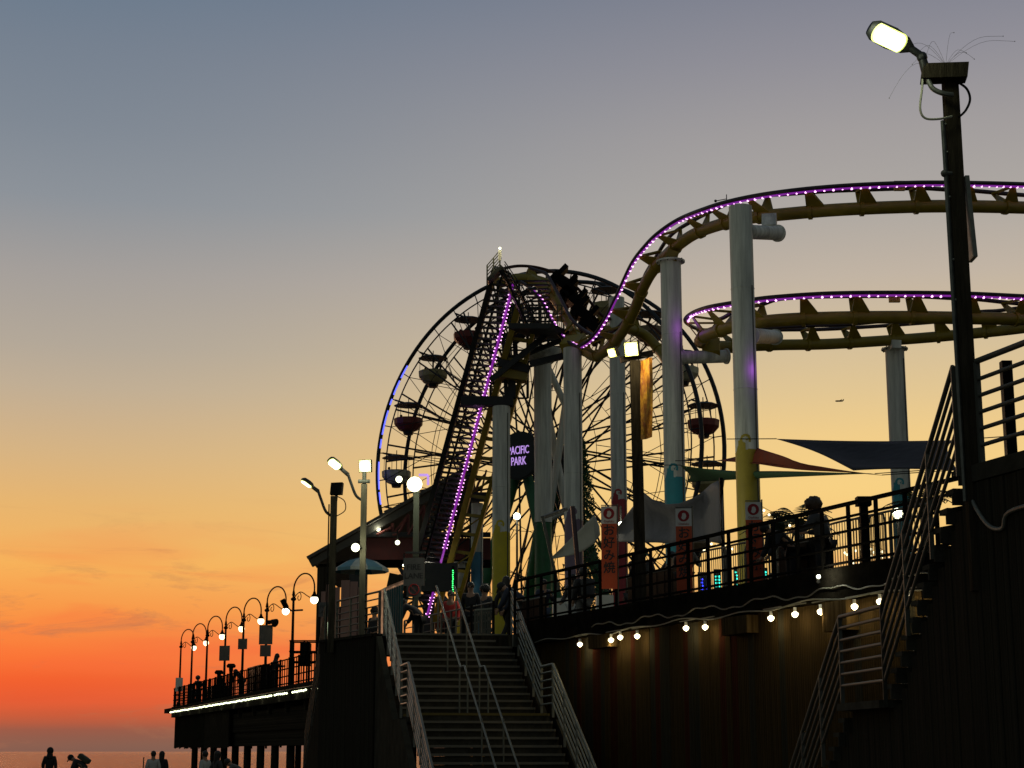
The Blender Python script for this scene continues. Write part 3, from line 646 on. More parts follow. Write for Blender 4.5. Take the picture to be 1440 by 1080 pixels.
# gondolas
GC = [mat('gondola_olive', (.42, .36, .16), .5), mat('gondola_red', (.22, .035, .028), .5), mat('gondola_cream', (.60, .56, .36), .5), mat('gondola_brown', (.24, .17, .10), .5)]
M_canopy = mat('canopy_dark', (.035, .045, .045), .6)
def gondola(m):
    g = thing('gondola', (0, 0, 0), 'x', 'gondola', 'gondolas of the Ferris wheel')
    b = MB(); b.tube([(0, 0, .12), (0, 0, 0), (0, 0, -.14)], [.25, .8, 1.1], 12); b.build('canopy', M_canopy, g)
    b = MB(); b.tube([(0, 0, -1.1), (0, 0, -1.15), (0, 0, -1.55), (0, 0, -1.95), (0, 0, -2.05)], [1.02, 1.08, 1.05, .7, .45], 12); b.build('basket', m, g)
    b = MB(); b.tube([(0, 0, -2.02), (0, 0, -2.3)], [.42, .34], 8); b.build('underside', M_steel, g)
    strut('post', (0, 0, .45), (0, 0, -1.5), .035, M_spoke, g)
    for a in (0, 1.57, 3.14, 4.71): strut('rod', (.95 * math.cos(a), .95 * math.sin(a), -.12), (.98 * math.cos(a), .98 * math.sin(a), -1.2), .02, M_spoke, g)
    return g
gps = []
pos = ['at the left', 'upper left', 'top', 'upper right', 'right', 'lower right', 'bottom', 'lower left']
cidx = {0: 0, 1: 1, 2: 2}
protos = [gondola(m) for m in GC]; used = [False] * 4
MC = (HC + HC2) / 2
seen = {}
names = ['olive', 'dark red', 'cream', 'brown']
for i in range(20):
    a = math.radians(138 + 18 * i); ci = {0: 0, 1: 1, 2: 2, 19: 1, 14: 2, 13: 1, 15: 3, 12: 0, 18: 3}.get(i, i % 4)
    p = wp(MC, WR - .4, a); deg = (138 + 18 * i) % 360
    clock = int(round(((90 - deg) % 360) / 18)) ; 
    word = ['at the very top', 'just right of the top', 'second right of the top', 'third right of the top', 'fourth right of the top', 'at the right end', 'just below the right end', 'second below the right end', 'third below the right end', 'fourth below the right end', 'at the very bottom', 'just left of the bottom', 'second left of the bottom', 'third left of the bottom', 'below the left end', 'at the left end', 'just above the left end', 'third left of the top', 'second left of the top', 'just left of the top'][clock % 20]
    lb = f'{names[ci]} gondola with dark canopy, {word} of the wheel'
    if not used[ci]: o = protos[ci]; used[ci] = True; o.matrix_basis = Matrix.Translation(p) @ Matrix.Rotation(i, 4, 'Z'); o['label'] = lb
    else: o = dup(protos[ci], p, i, lb)
    gps.append((i, p))

# ================================================================== ROLLER COASTER
coaster = thing('roller_coaster', P(1046, 900, 50), 'steel roller coaster with white columns and purple lit rails', 'roller coaster')
coaster.matrix_basis = Matrix.Translation(V((coaster.location.x, 50, DZ)))
def track(S, Lr, closed=False, tie_every=1.55, lit=(0, 1), dy=-.66, ang=78, spine_r=.20, up_dy=None, name='spine', tie_w=.5, led=True, rail_m=M_purp, k=8, ref=None):
    Sp = crom([P(*s) for s in S], k); Lp = crom([P(l[0], l[1], s[2] + (l[2] if len(l) > 2 else dy)) for l, s in zip(Lr, S)], k)
    b = MB(); b.tube(Sp, spine_r, 12); b.build(name, M_yel, coaster, smooth=True)
    Mp = []
    n = len(Sp); Ts = []
    for i in range(n):
        t = (Sp[min(i + 1, n - 1)] - Sp[max(i - 1, 0)]).normalized(); Ts.append(t)
        a = Lp[i] - Sp[i]; a = a - t * a.dot(t); L_ = Sp[i] + a; 
        if a.length > 1.05: a = a.normalized() * 1.05; L_ = Sp[i] + a
        if a.length < .55: a = a.normalized() * .55; L_ = Sp[i] + a
        Lp[i] = L_
        side = 1
        R = Matrix.Rotation(math.radians(ang), 3, t); m_ = R @ a; m2_ = Matrix.Rotation(math.radians(-ang), 3, t) @ a
        pick = m_ if (m_.y if side > 0 else -m_.y) > (m2_.y if side > 0 else -m2_.y) else m2_
        Mp.append((Sp[i] + m_, Sp[i] + m2_, pick is m_))
    maj = sum(1 if x[2] else -1 for x in Mp) >= 0
    if ref is not None: maj = Mp[ref][2]
    Mp = [x[0] if maj else x[1] for x in Mp]
    for nm, q in (('rail', Lp), ('rail', Mp)):
        b = MB(); b.tube(q, .07, 8); b.build(nm, rail_m, coaster, smooth=True)
    acc = 0; last = 0; bl = MB(); cores = MB(); nb = .42; accb = 0
    for i in range(1, n):
        d = (Sp[i] - Sp[i - 1]).length; acc += d
        if acc >= tie_every:
            acc = 0; t = Ts[i] if Ts[i].x > 0 else -Ts[i]; b = MB()
            for q in (Lp[i], Mp[i]):
                a = q - Sp[i]; w = t.cross(a).normalized() * .018
                p0 = Sp[i] + a * .15; b.prism([p0 - t * .1 - w, p0 + t * tie_w - w, q - a * .04 + t * .07 - w, q - a * .04 - t * .07 - w], w * 2)
            mid = (Lp[i] + Mp[i]) / 2; b.beam(Lp[i] + (Sp[i] - Lp[i]) * .1, Mp[i] + (Sp[i] - Mp[i]) * .1, .14, .06, up=(mid - Sp[i]).normalized())
            b.tube([Sp[i] - t * .06, Sp[i] + t * .06], spine_r + .045, 12)
            b.build('tie', M_yel, coaster)
    # lights on the outer rail
    if led:
        tot = [0]
        for i in range(1, n): tot.append(tot[-1] + (Lp[i] - Lp[i - 1]).length)
        i0 = int(lit[0] * (n - 1)); i1 = int(lit[1] * (n - 1)); s = tot[i0]; j = i0
        while s < tot[i1]:
            while j < n - 2 and tot[j + 1] < s: j += 1
            f = (s - tot[j]) / max(1e-5, tot[j + 1] - tot[j]); q = Lp[j].lerp(Lp[j + 1], f); toc = (V((0, 0, CAMZ)) - q).normalized(); outw = (q - Sp[j]).normalized()
            sd = Ts[j].cross(outw); sd = sd if sd.y < 0 else -sd
            c = q + sd * .07 - outw * .075; (cores.sph(c, random.choice((.032, .038, .042, .045)), 6, 4) if random.random() > .03 else None); s += .28
        tag(cores.build('led_bulb', E_ledcore, coaster), kind='stuff')
        b = MB(); b.tube([Lp[j] - (Lp[j] - Sp[j]).normalized() * .06 + (lambda sd: (sd if sd.y < 0 else -sd) * .06)(Ts[j].cross((Lp[j] - Sp[j]).normalized())) for j in range(i0, i1 + 1)], .035, 5); b.build('led_strip', E_purpd, coaster)
    return Sp, Lp, Mp
# drop, valley and climb to the upper turn
S1 = [(746, 392, 70.5), (766, 404, 70), (780, 420, 69.3), (797, 448, 68.3), (808, 470, 67.3), (820, 489, 66.3), (832, 500, 65.2), (845, 498, 64.2), (862, 484, 63.2), (879, 461, 62), (893, 434, 61), (903, 408, 60), (916, 384, 59), (934, 362, 58), (952, 346, 57), (977, 329, 56), (1012, 316, 54.5), (1050, 307, 53.3), (1105, 301, 52.3), (1178, 295, 51.8), (1269, 291, 51.8), (1343, 290, 52), (1440, 292, 53), (1560, 297, 55.5), (1700, 305, 60)]
L1_ = [(724, 392, -.1), (740, 402, -.1), (758, 420, -.1), (775, 451, -.1), (787, 471, -.1), (800, 482, -.3), (813, 488, -.6), (827, 480, -.6), (840, 466, -.3), (854, 443, -.1), (866, 418, -.1), (877, 394, -.1), (890, 368, -.1), (906, 347, -.15), (925, 328, -.2), (955, 308, -.3), (996, 292), (1036, 281), (1098, 270), (1176, 262), (1269, 257.5), (1343, 257), (1440, 259), (1560, 264), (1700, 272)]
track(S1, L1_, lit=(.055, 1), ang=80)
# lower turn: front strand, left end, back strand
S2 = [(1700, 458, 60), (1560, 453, 55.5), (1440, 449, 53), (1347, 447, 52.2), (1261, 446, 52), (1168, 447, 52), (1098, 450, 52.3), (1055, 455, 52.9), (1018, 463, 54), (992, 472, 55.6), (986, 480, 57.4), (1000, 486, 59.3), (1035, 487, 60.6), (1098, 485, 61.6), (1160, 484, 62.1), (1230, 480, 62.5), (1300, 475, 62.5), (1378, 468, 62), (1440, 461, 61), (1600, 440, 58)]
L2_ = [(1700, 425), (1560, 420), (1440, 416.5), (1347, 412.5), (1261, 411.5), (1168, 412.5), (1096, 417), (1052, 422), (1006, 429), (974, 440, -.2), (964, 452, .1), (985, 463, .4), (1028, 466, .48), (1098, 464, .48), (1160, 463, .48), (1230, 459, .48), (1300, 454, .48), (1378, 447, .48), (1440, 440, .48), (1600, 419, .48)]
track(S2, L2_, lit=(.08, .53), ang=76, ref=20)
# far return strand seen behind the drop
S3 = [(700, 398, 73), (730, 392, 73.5), (760, 396, 74), (790, 410, 75), (815, 436, 76), (838, 458, 77), (858, 466, 78), (880, 462, 79), (905, 470, 80), (925, 490, 80), (940, 512, 79)]
L3_ = [(698, 380, 0), (730, 374, 0), (763, 378, 0), (797, 392, 0), (826, 420, 0), (846, 443, 0), (862, 449, 0), (884, 445, 0), (912, 455, 0), (938, 478, 0), (955, 502, 0)]
M_rdark = mat('rust_rail', (.07, .025, .02), .5, .2)
track(S3, L3_, led=False, spine_r=.24, rail_m=M_rdark)
# columns
def column(px, pt, Y, r, m, pyc, colname, cap=True, wave=True, lab=None, zbot=DZ, curl=1):
    tp = P(px, pt, Y); zc_ = P(px, pyc, Y).z; root = coaster
    b = MB(); b.tube([(tp.x, Y, zc_), (tp.x, Y, tp.z)], r, 28); o = b.build('column', M_col, root, smooth=True)
    b = MB(); b.tube([(tp.x, Y, zbot), (tp.x, Y, zc_)], r, 28); b.build('painted_base', m, o, smooth=True)
    zz = zc_ + 1.9
    while zz < tp.z - .8:
        b = MB(); b.tube([(tp.x, Y, zz - .02), (tp.x, Y, zz), (tp.x, Y, zz + .02)], [r + .002, r + .012, r + .002], 28, cap=False); b.build('weld_seam', M_col, o, smooth=True); zz += 3.05
    b = MB()
    b.beam((tp.x + r * .72, Y - r * .72, zbot), (tp.x + r * .72, Y - r * .72, min(tp.z - .3, zc_ + 5)), .035, .035); b.build('cable_tray', M_galvd, o)
    if cap:
        b = MB(); b.tube([(tp.x, Y, tp.z), (tp.x, Y, tp.z + .05)], r + .14, 24); b.build('flange', M_col, o, smooth=True)
        for k in range(10): a = 2 * PI * k / 10; strut('bolt', (tp.x + (r + .09) * math.cos(a), Y + (r + .09) * math.sin(a), tp.z - .04), (tp.x + (r + .09) * math.cos(a), Y + (r + .09) * math.sin(a), tp.z + .09), .022, M_galvd, o)
    if wave:        # painted breaking wave wrapped round the column
        b = MB(); R = r + .004; du = .022; H = 2.4 * r; per = 2 * PI * R; nu = int(per / du); a0 = math.atan2(-Y, -tp.x)
        rad = r * .42
        def inside(u, v):       # u along the circumference centred on the curl, v height above the paint line
            w_ = .16 * r * math.sin(u / r * 2.0 + .5) + .12 * r
            if v < w_: return True
            # crest rising to the curl
            for cu in (0, per / 2, -per / 2):
                x = (u - cu) * curl
                dx = x; base = 1.25 * r * math.exp(-((dx + r * .55) / (r * .38)) ** 2)
                if v < base * .9 and dx < -.1 * r: return True
                cx, cy = -.12 * r, 1.05 * r; q = math.hypot(dx - cx, v - cy); an = math.atan2(v - cy, dx - cx)
                if rad * .62 < q < rad * 1.15 and an > -.6: return True
                if q < rad * .45 and -.9 < an < .4: return True
                if dx < cx and v < cy and q > rad * .62 and dx > cx - rad * 1.6 + (cy - v) * .0 and v > 0: return True
            return False
        nv = int(H / du)
        for i in range(nu):
            u = (i + .5) * du - per / 2
            for j in range(nv):
                v = (j + .5) * du
                if inside(u, v):
                    aa = a0 - (i * du - per / 2) / R * -1; ab = a0 + ((i + 1) * du - per / 2) / R
                    z0 = zc_ + j * du - .001; z1 = z0 + du
                    b.add([(tp.x + R * math.cos(aa), Y + R * math.sin(aa), z0), (tp.x + R * math.cos(ab), Y + R * math.sin(ab), z0), (tp.x + R * math.cos(ab), Y + R * math.sin(ab), z1), (tp.x + R * math.cos(aa), Y + R * math.sin(aa), z1)], [(0, 1, 2, 3)])
        tag(b.build('painted_wave', m, o), f'breaking wave painted in {colname}', kind='stuff')
    return o
column(705, 572, 69, .36, M_yel2, 752, 'yellow', cap=False)
column(805, 490, 66, .36, M_mauve, 735, 'mauve', cap=False)
column(943, 369, 57, .35, M_teal, 676, 'teal')
column(1041, 291, 50, .345, M_oliv, 638, 'ochre', cap=False)
column(1258, 492, 63, .35, M_teal, 694, 'teal')
column(867, 419, 78, .36, M_redp, 706, 'red', cap=False)
column(671, 708, 75, .26, M_blue, 777, 'blue', cap=False, wave=False)
column(649, 792, 76, .2, M_yel2, 830, 'yellow', cap=True, wave=False)
# arms
def arm(a, b_, r, m=M_col):
    d_ = (V(b_) - V(a)).normalized(); b = MB(); b.tube([a, b_], r, 20); o_ = b.build('arm', m, coaster, smooth=True); b = MB(); b.tube([V(b_) - d_ * .05, V(b_) + d_ * .015], r + .05, 20); b.build('end_plate', m, o_, smooth=True); b = MB(); b.tube([V(a) - d_ * .05, V(a) + d_ * .15], r + .04, 20); b.build('collar', m, o_, smooth=True); return o_
arm(P(955, 503, 57), P(1022, 501, 57.6), .22)
arm(P(1050, 326, 50.1), P(1094, 328, 51.6), .22); b = MB(); b.beam(P(1082, 322, 51.8), P(1082, 306, 52), .45, .4); b.build('saddle', M_col, coaster)
arm(P(1055, 472, 50.3), P(1090, 474, 60.9), .24)
b = MB(); b.beam(P(1258, 492, 62.6), P(1258, 481, 62.6), .7, .35); b.build('saddle', M_col, coaster)
b = MB(); b.beam(P(1000, 500, 57.3), P(1000, 482, 57.8), .6, .4); b.build('saddle', M_yel, coaster)
b = MB(); b.beam(P(942, 369, 57), P(946, 356, 57), .7, .4); b.build('saddle', M_yel, coaster)
b = MB(); b.beam(P(803, 490, 66), P(812, 478, 66.4), .9, .5); b.build('saddle', M_yel, coaster)
# junction boxes on the rails
for px, py, Y in ((1265, 268, 51.5), (1258, 425, 51.6)):
    p = P(px, py, Y); bar('junction_box', p, p + V((0, 0, .3)), .33, .12, M_oliv, coaster)
# anemometer at the crest
p = P(1022, 288, 54); b = MB(); b.cyl(p, p + V((0, 0, .35)), .015, .015, 5); b.tube([p + V((-.35, 0, .13)), p + V((0, 0, .2))], .015, 5); b.sph(p + V((-.36, 0, .13)), .05, 6, 4); tag(b.build('wind_gauge', M_black), 'tiny wind gauge on top of the upper coaster track', 'wind gauge')

# lift hill
lift = coaster
def seg(pa, pb, n): return [pa.lerp(pb, i / n) for i in range(n + 1)]
LA = P(589, 771, 73.0); LB = P(697, 376, 66.5)               # left beam
ldir = (LB - LA); LA2 = LA - ldir * .22; 
RA = P(632, 746, 73.4); RB = P(718, 415, 67.2); rdir = RB - RA; RA2 = RA - rdir * .40; RB2 = RB + rdir * .04
b = MB(); b.beam(LA2, LB, .20, .42, up=V((0, -1, .2))); b.build('lift_beam', M_steel, coaster)
b = MB(); b.beam(LA2 + V((.35, .3, -.1)), LB + V((.3, .3, -.1)), .08, .16, up=V((0, -1, .2))); b.build('lift_beam', M_steel, coaster)
b = MB(); b.beam(RA2, RB2, .12, .2, up=V((0, -1, .2))); b.build('lift_beam', M_steel, coaster)
nst = 62
for i in range(nst + 1):
    z_ = LA2.z + .3 + (RB2.z - LA2.z - .3) * i / nst; a = LA2.lerp(LB, (z_ - LA2.z) / (LB.z - LA2.z)); c = RA2.lerp(RB2, (z_ - RA2.z) / (RB2.z - RA2.z)); bar('catwalk_step', a + (c - a) * .04, c, .16, .07, M_cat, coaster)
for i in range(9):
    f = i / 9; a = LA2.lerp(LB, f); c = RA2.lerp(RB2, f + .09); bar('diagonal_brace', a + V((0, .35, 0)), c + V((0, .35, 0)), .09, .09, M_steel, coaster)
    a = LA2.lerp(LB, f + .08); c = RA2.lerp(RB2, f); bar('diagonal_brace', a + V((0, .5, 0)), c + V((0, .5, 0)), .05, .05, M_steel, coaster)
for i in range(14):
    f = .02 + i / 15; a = LA2.lerp(LB, f) + V((.15, 1.3, -.3)); c = RA2.lerp(RB2, f) + V((.3, 1.3, -.3)); strut('lattice_bar', a, c, .04, M_steel, coaster)
    a2 = LA2.lerp(LB, min(1, f + .07)) + V((.15, 1.3, -.3)); c2 = RA2.lerp(RB2, min(1, f + .07)) + V((.3, 1.3, -.3)); strut('lattice_bar', a, c2, .035, M_steel, coaster); strut('lattice_bar', c, a2, .035, M_steel, coaster)
for (xa, xb, ya, yb, Yq) in ((606, 662, 706, 800, 75.5), (690, 742, 470, 560, 70), (742, 800, 470, 505, 70.5), (700, 760, 395, 470, 71.5)):
    nr_ = 4
    for k in range(nr_ + 1):
        y_ = ya + (yb - ya) * k / nr_; strut('lattice_bar', P(xa, y_, Yq), P(xb, y_, Yq), .045, M_steel, coaster)
        if k < nr_:
            y2 = ya + (yb - ya) * (k + 1) / nr_; strut('lattice_bar', P(xa, y_, Yq), P((xa + xb) / 2, y2, Yq), .035, M_steel, coaster); strut('lattice_bar', P(xb, y_, Yq), P((xa + xb) / 2, y2, Yq), .035, M_steel, coaster); strut('lattice_bar', P((xa + xb) / 2, y_, Yq), P(xa, y2, Yq + .4), .03, M_steel, coaster)
    for x_ in (xa, (xa + xb) / 2, xb): strut('lattice_post', P(x_, ya, Yq), P(x_, yb, Yq), .06, M_steel, coaster)
# LEDs along the lift
cores = MB(); nn_ = 95
for i in range(nn_):
    f = i / nn_
    if .17 < f < .215: continue
    for w in (-.07, .10):
        if random.random() < .8: cores.sph(RA2.lerp(RB2, f) + V((w, -.2, random.uniform(-.02, .02))), .027, 5, 4)
tag(cores.build('led_bulb', E_ledcore, coaster), kind='stuff')
b = MB(); b.beam(RA2 + V((.0, -.14, 0)), RB2 + V((.0, -.14, 0)), .09, .05, up=V((0, -1, .2))); b.build('led_strip', E_purpd, coaster)
# yellow lift track beams with cross ties
for off, w in ((.34, .24), (1.15, .16)):
    b = MB(); b.beam(RA2 + V((off, .1, -.15)), RB2 + V((off, .1, -.25 - off * .3)) - rdir * (.12 if off > 1 else .04), w, .3, up=V((0, -1, .2))); b.build('lift_track', M_yel, coaster)
for i in range(15):
    f = .05 + i * .058; a = RA2.lerp(RB2, f) + V((.34, .1, -.15)); c = RA2.lerp(RB2, f) + V((1.15, .1, -.25)); bar('cross_tie', a, c, .25, .12, M_yel, coaster)
    if i % 2 == 0: bar('cross_brace', a + V((0, .05, 0)), RA2.lerp(RB2, f + .058) + V((1.15, .15, -.25)), .06, .05, M_yel, coaster)
# cross heads on the supports
for (x0, x1, py, Y) in ((648, 722, 565, 69), (606, 685, 699, 74.6)):
    b = MB(); b.beam(P(x0, py, Y), P(x1, py, Y), .5, .36); b.build('cross_head', M_steel, coaster)
# top of the lift: railed landing, stairs down the far side
tl = P(700, 388, 66.6)
b = MB(); b.beam(P(686, 398, 66.4), P(706, 378, 66.4), .9, .12); b.build('top_landing', M_steel, coaster)
for (a0, a1, h) in ((P(685, 392, 66), P(703, 371, 66), .55),):
    for z in (0, .14, .28, .42, h): strut('landing_rail', a0 + V((0, 0, z)), a1 + V((0, 0, z)), .022, M_galvd, coaster)
    for f in (0, .5, 1): strut('landing_post', a0.lerp(a1, f) - V((0, 0, .3)), a0.lerp(a1, f) + V((0, 0, h)), .03, M_galvd, coaster)
b = MB(); b.beam(P(704, 378, 66), P(742, 459, 67.4), .1, .26, up=V((0, -1, .2))); b.build('stair_stringer', M_steel, coaster)
b = MB(); b.beam(P(716, 385, 67), P(752, 452, 68.4), .08, .2, up=V((0, -1, .2))); b.build('stair_stringer', M_steel, coaster)
for z in (.1, .3, .5): strut('stair_rail', P(706, 378, 66) + V((.1, 0, z * .6)), P(742, 459, 67.4) + V((.25, 0, z * 1.8)), .02, M_steel, coaster)
for i in range(14): f = i / 13; bar('stair_tread', P(704, 378, 66).lerp(P(742, 459, 67.4), f), P(716, 385, 67).lerp(P(752, 452, 68.4), f), .2, .04, M_steel, coaster)
pk = P(703, 366, 66); bar('lit_corner_plate', pk, pk + V((0, 0, .42)), .12, .05, M_white, coaster)
plight('top_light', pk + V((-.3, -.6, .3)), 14, (1, .85, .45), .05, coaster); ball('small_lamp', pk + V((.0, -.1, .46)), .05, E_white, coaster)
# machine platform under the drop
b = MB(); b.beam(P(735, 466, 68), P(793, 466, 67), 2.2, .22); b.build('platform', M_steel, coaster)
for i in range(10): f = i / 9; p = P(736, 462, 67).lerp(P(790, 462, 66.2), f); strut('platform_post', p, p + V((0, 0, .95)), .02, M_steel, coaster)
for z in (.3, .6, .95): strut('platform_rail', P(736, 462, 67) + V((0, 0, z)), P(790, 462, 66.2) + V((0, 0, z)), .02, M_steel, coaster)
for i in range(12): z = i * .17; bar('louvre', P(741, 458, 68.6) + V((0, 0, z)), P(772, 458, 68) + V((0, 0, z)), .18, .05, M_steel, coaster)
for (a, c, w) in ((P(690, 535, 68), P(767, 472, 68), .22), (P(720, 500, 69), P(720, 560, 69), .3), (P(738, 475, 69), P(700, 470, 69), .18), (P(745, 512, 68), P(795, 500, 68), .24), (P(706, 440, 69), P(712, 560, 69), .16), (P(722, 430, 69.5), P(726, 520, 69.5), .2), (P(735, 500, 69), P(790, 478, 68), .16), (P(742, 470, 69), P(742, 520, 69), .12), (P(700, 510, 68.5), P(745, 520, 68.5), .3)):
    b = MB(); b.beam(a, c, w, w); b.build('support_beam', M_steel, coaster)
b = MB(); b.beam(P(700, 522, 68.8), P(742, 528, 68.8), .7, .55); b.build('yellow_bracket', M_yel, coaster)
# big white forked support
def poly_col(p0, p1, r0, r1, m=M_col, name='support_leg'): b = MB(); b.tube([p0, p1], [r0, r1], 12); return b.build(name, m, coaster, smooth=True)
poly_col(P(764, 735, 70), P(763, 505, 70), .36, .38); poly_col(V((P(764, 735, 70).x, 70, DZ)), P(764, 736, 70), .37, .36, M_green)
poly_col(P(765, 770, 70.8), P(797, 560, 70.8), .16, .16); poly_col(P(766, 560, 71), P(800, 735, 71), .16, .16); poly_col(P(742, 860, 72), P(762, 730, 70.6), .3, .26, M_green)
poly_col(P(772, 520, 70.4), P(795, 570, 70.4), .14, .14); poly_col(P(762, 735, 70.5), P(796, 718, 70.5), .12, .12)
b = MB(); b.tube([P(763, 512, 70), P(763, 500, 70), P(763, 492, 70)], [.38, .75, .8], 14); b.build('capital', M_col, coaster, smooth=True)
# coaster train stopped on the drop
train = thing('coaster_train', P(808, 430, 72), 'dark roller coaster cars on the drop behind the lit rail', 'coaster train')
for k, (px, py, Y) in enumerate(((792, 402, 72), (806, 422, 72), (822, 446, 71.5), (834, 462, 71))):
    p = P(px, py, Y); R = Matrix.Rotation(.75, 3, 'Y'); b = MB(); b.frame_box(p, R @ V((.62, 0, 0)), V((0, .5, 0)), R @ V((0, 0, .22))); b.frame_box(p + R @ V((-.45, 0, .35)), R @ V((.1, 0, 0)), V((0, .45, 0)), R @ V((0, 0, .35))); b.frame_box(p + R @ V((.15, 0, .35)), R @ V((.1, 0, 0)), V((0, .45, 0)), R @ V((0, 0, .3)))
    for w in (-.4, .4): b.cyl(p + R @ V((w, -.6, -.3)), p + R @ V((w, .6, -.3)), .16, .16, 10)
    b.build('car', M_black, train)
# added point lights for the purple LED spill on the columns, no fixtures there
for p in (P(962, 460, 56.3), P(1066, 518, 49.5)): plight('purple_light', p, 3, (.55, .1, 1), .25, coaster)

# ================================================================== LAMP POLES
def led_head(root, p, d, L_=.62, w=.3, em=E_white, down=V((0, 0, -1)), name='lamp_head'):
    """flat street-lamp head from p along d, lens facing down"""
    d = V(d).normalized(); down = V(down); down = (down - d * down.dot(d)).normalized(); x = d.cross(down)
    b = MB(); sec = ((0, .28, .5), (.18, .75, .9), (.5, 1, 1), (.88, .92, .9), (1, .6, .5)); vs = []
    for (t_, ww, hh) in sec:
        c = p + d * (L_ * t_)
        for k in range(10):
            a = 2 * PI * k / 10; vs.append(c + x * (w / 2 * ww * math.cos(a)) - down * (.055 * hh * math.sin(a) * (1.6 if math.sin(a) > 0 else .6)))
    fs = [(i * 10 + k, i * 10 + (k + 1) % 10, (i + 1) * 10 + (k + 1) % 10, (i + 1) * 10 + k) for i in range(4) for k in range(10)] + [tuple(range(10)), tuple(range(40, 50))]
    b.add(vs, fs); h = b.build(name, M_steel, root, smooth=True)
    b = MB(); c = p + d * (L_ * .56) + down * .034; ring_ = [c + d * (L_ * .22 * (1 if -PI / 2 < a < PI / 2 else -1) + w * .36 * math.cos(a) * .6) + x * w * .38 * math.sin(a) for a in [-PI / 2 + .001 + i * PI / 8 * .9999 for i in range(16)]]
    b.prism(ring_, down * .02)
    lens = b.build('lens', em, h); b = MB(); cc = c - down * .012; b.prism([cc + (q_ - c) * 1.14 for q_ in ring_], down * .012); b.build('glow_rim', E_rim, h); return c, lens  # wider emissive ring behind the lens imitates its glow
# tall pole at the right
pb0 = P(1365, 664, 17.45); pt0 = P(1335, 100, 17.45); pb0.x += .02
root = thing('lamp_pole', pb0, 'tall square dark pole at the right with a lit lamp head and wire bird spikes', 'lamp post')
pt0.x = pb0.x + (pt0.x - pb0.x); b = MB(); b.beam(pb0 - V((0, 0, 1.2)), pt0, .15, .13, up=V((0, 1, 0))); b.build('pole', M_woodpost, root)
b = MB(); b.beam(pb0 + V((-.09, -.02, -.3)), P(1326, 170, 17.4), .03, .05); b.build('conduit', M_galv, root)
cp = P(1328, 103, 17.35)
b = MB(); b.frame_box(cp, V((.235, -.02, .0)), V((.012, .1, 0)), V((.012, 0, .082))); b.build('cross_head', M_woodpost, root)
b = MB(); b.cyl(cp + V((-.19, -.02, -.02)), cp + V((-.24, -.05, .15)), .055, .045, 10); b.sph(cp + V((-.24, -.05, .16)), .06, 8, 6); b.cyl(cp + V((-.24, -.05, .17)), cp + V((-.38, -.08, .26)), .04, .04, 10); b.build('swivel_bracket', M_steel, root, smooth=True)
hp = cp + V((-.34, -.08, .235)); lc, _ = led_head(root, hp, P(1222, 38, 17.1) - hp, .54, .25, E_cool, down=V((-.15, -.82, -.6)))
plight('lamp_light', lc + V((-.1, -.25, -.12)), 11, (.93, 1, .68), .12, root)
b = MB(); b.tube(crom([cp + V((-.2, -.03, -.04)), cp + V((-.15, -.06, -.19)), cp + V((-.04, -.08, -.26)), cp + V((.06, -.05, -.26))], 5), .028, 8); b.build('arm_pipe', M_galv, root, smooth=True)
b = MB(); b.tube(crom([cp + V((-.23, -.04, 0)), cp + V((-.26, -.06, -.2)), cp + V((-.29, -.06, -.42)), cp + V((-.24, -.05, -.52)), cp + V((-.1, -.05, -.53)), cp + V((.05, -.02, -.49))], 6), .012, 6); b.build('cable', mat('pale_cable', (.45, .45, .35), .5), root, smooth=True)
b = MB(); b.tube(crom([cp + V((.12, -.02, -.1)), cp + V((.22, -.02, -.18)), cp + V((.25, -.02, -.3)), cp + V((.2, -.02, -.42)), cp + V((.12, -.02, -.5))], 6), .013, 6); b.build('cable', M_black, root, smooth=True)
sp = cp + V((.02, 0, .09)); b = MB()
for (dx, hh, fall) in ((-.42, .26, .06), (-.3, .24, .12), (-.22, .30, .24), (.1, .36, .0), (-.36, .14, .14), (.22, .18, .05), (.62, .32, .0), (.74, .28, .02), (.3, .16, .10), (-.62, .02, .40)):
    pts = [sp + V((dx * t_, -.02 * t_, hh * math.sin(min(1, t_ * 1.35) * PI * .5) - fall * max(0, t_ - .5) ** 1.5 * 2.8)) for t_ in [i / 10 for i in range(11)]]
    b.tube(pts, .0016, 4); b.sph(pts[-1], .006, 5, 4)
b.build('bird_spike', M_galvd, root)
b = MB(); q = P(1362, 308, 17.5); b.frame_box(q, V((.022, 0, 0)), V((0, .12, 0)), V((-.02, 0, .44))); b.build('side_sign', M_galv, root)
b = MB(); q = P(1328, 244, 17.4); b.sph(q, .04, 8, 6); b.cyl(q, q + V((.08, 0, 0)), .025, .025, 8); b.build('sensor', M_galvd, root)
for z in (.3, .8, 1.6, 2.7, 3.4): ball('bolt', pt0.lerp(pb0, .1 + z / 7) + V((-.085, -.05, 0)), .016, M_galv, root)

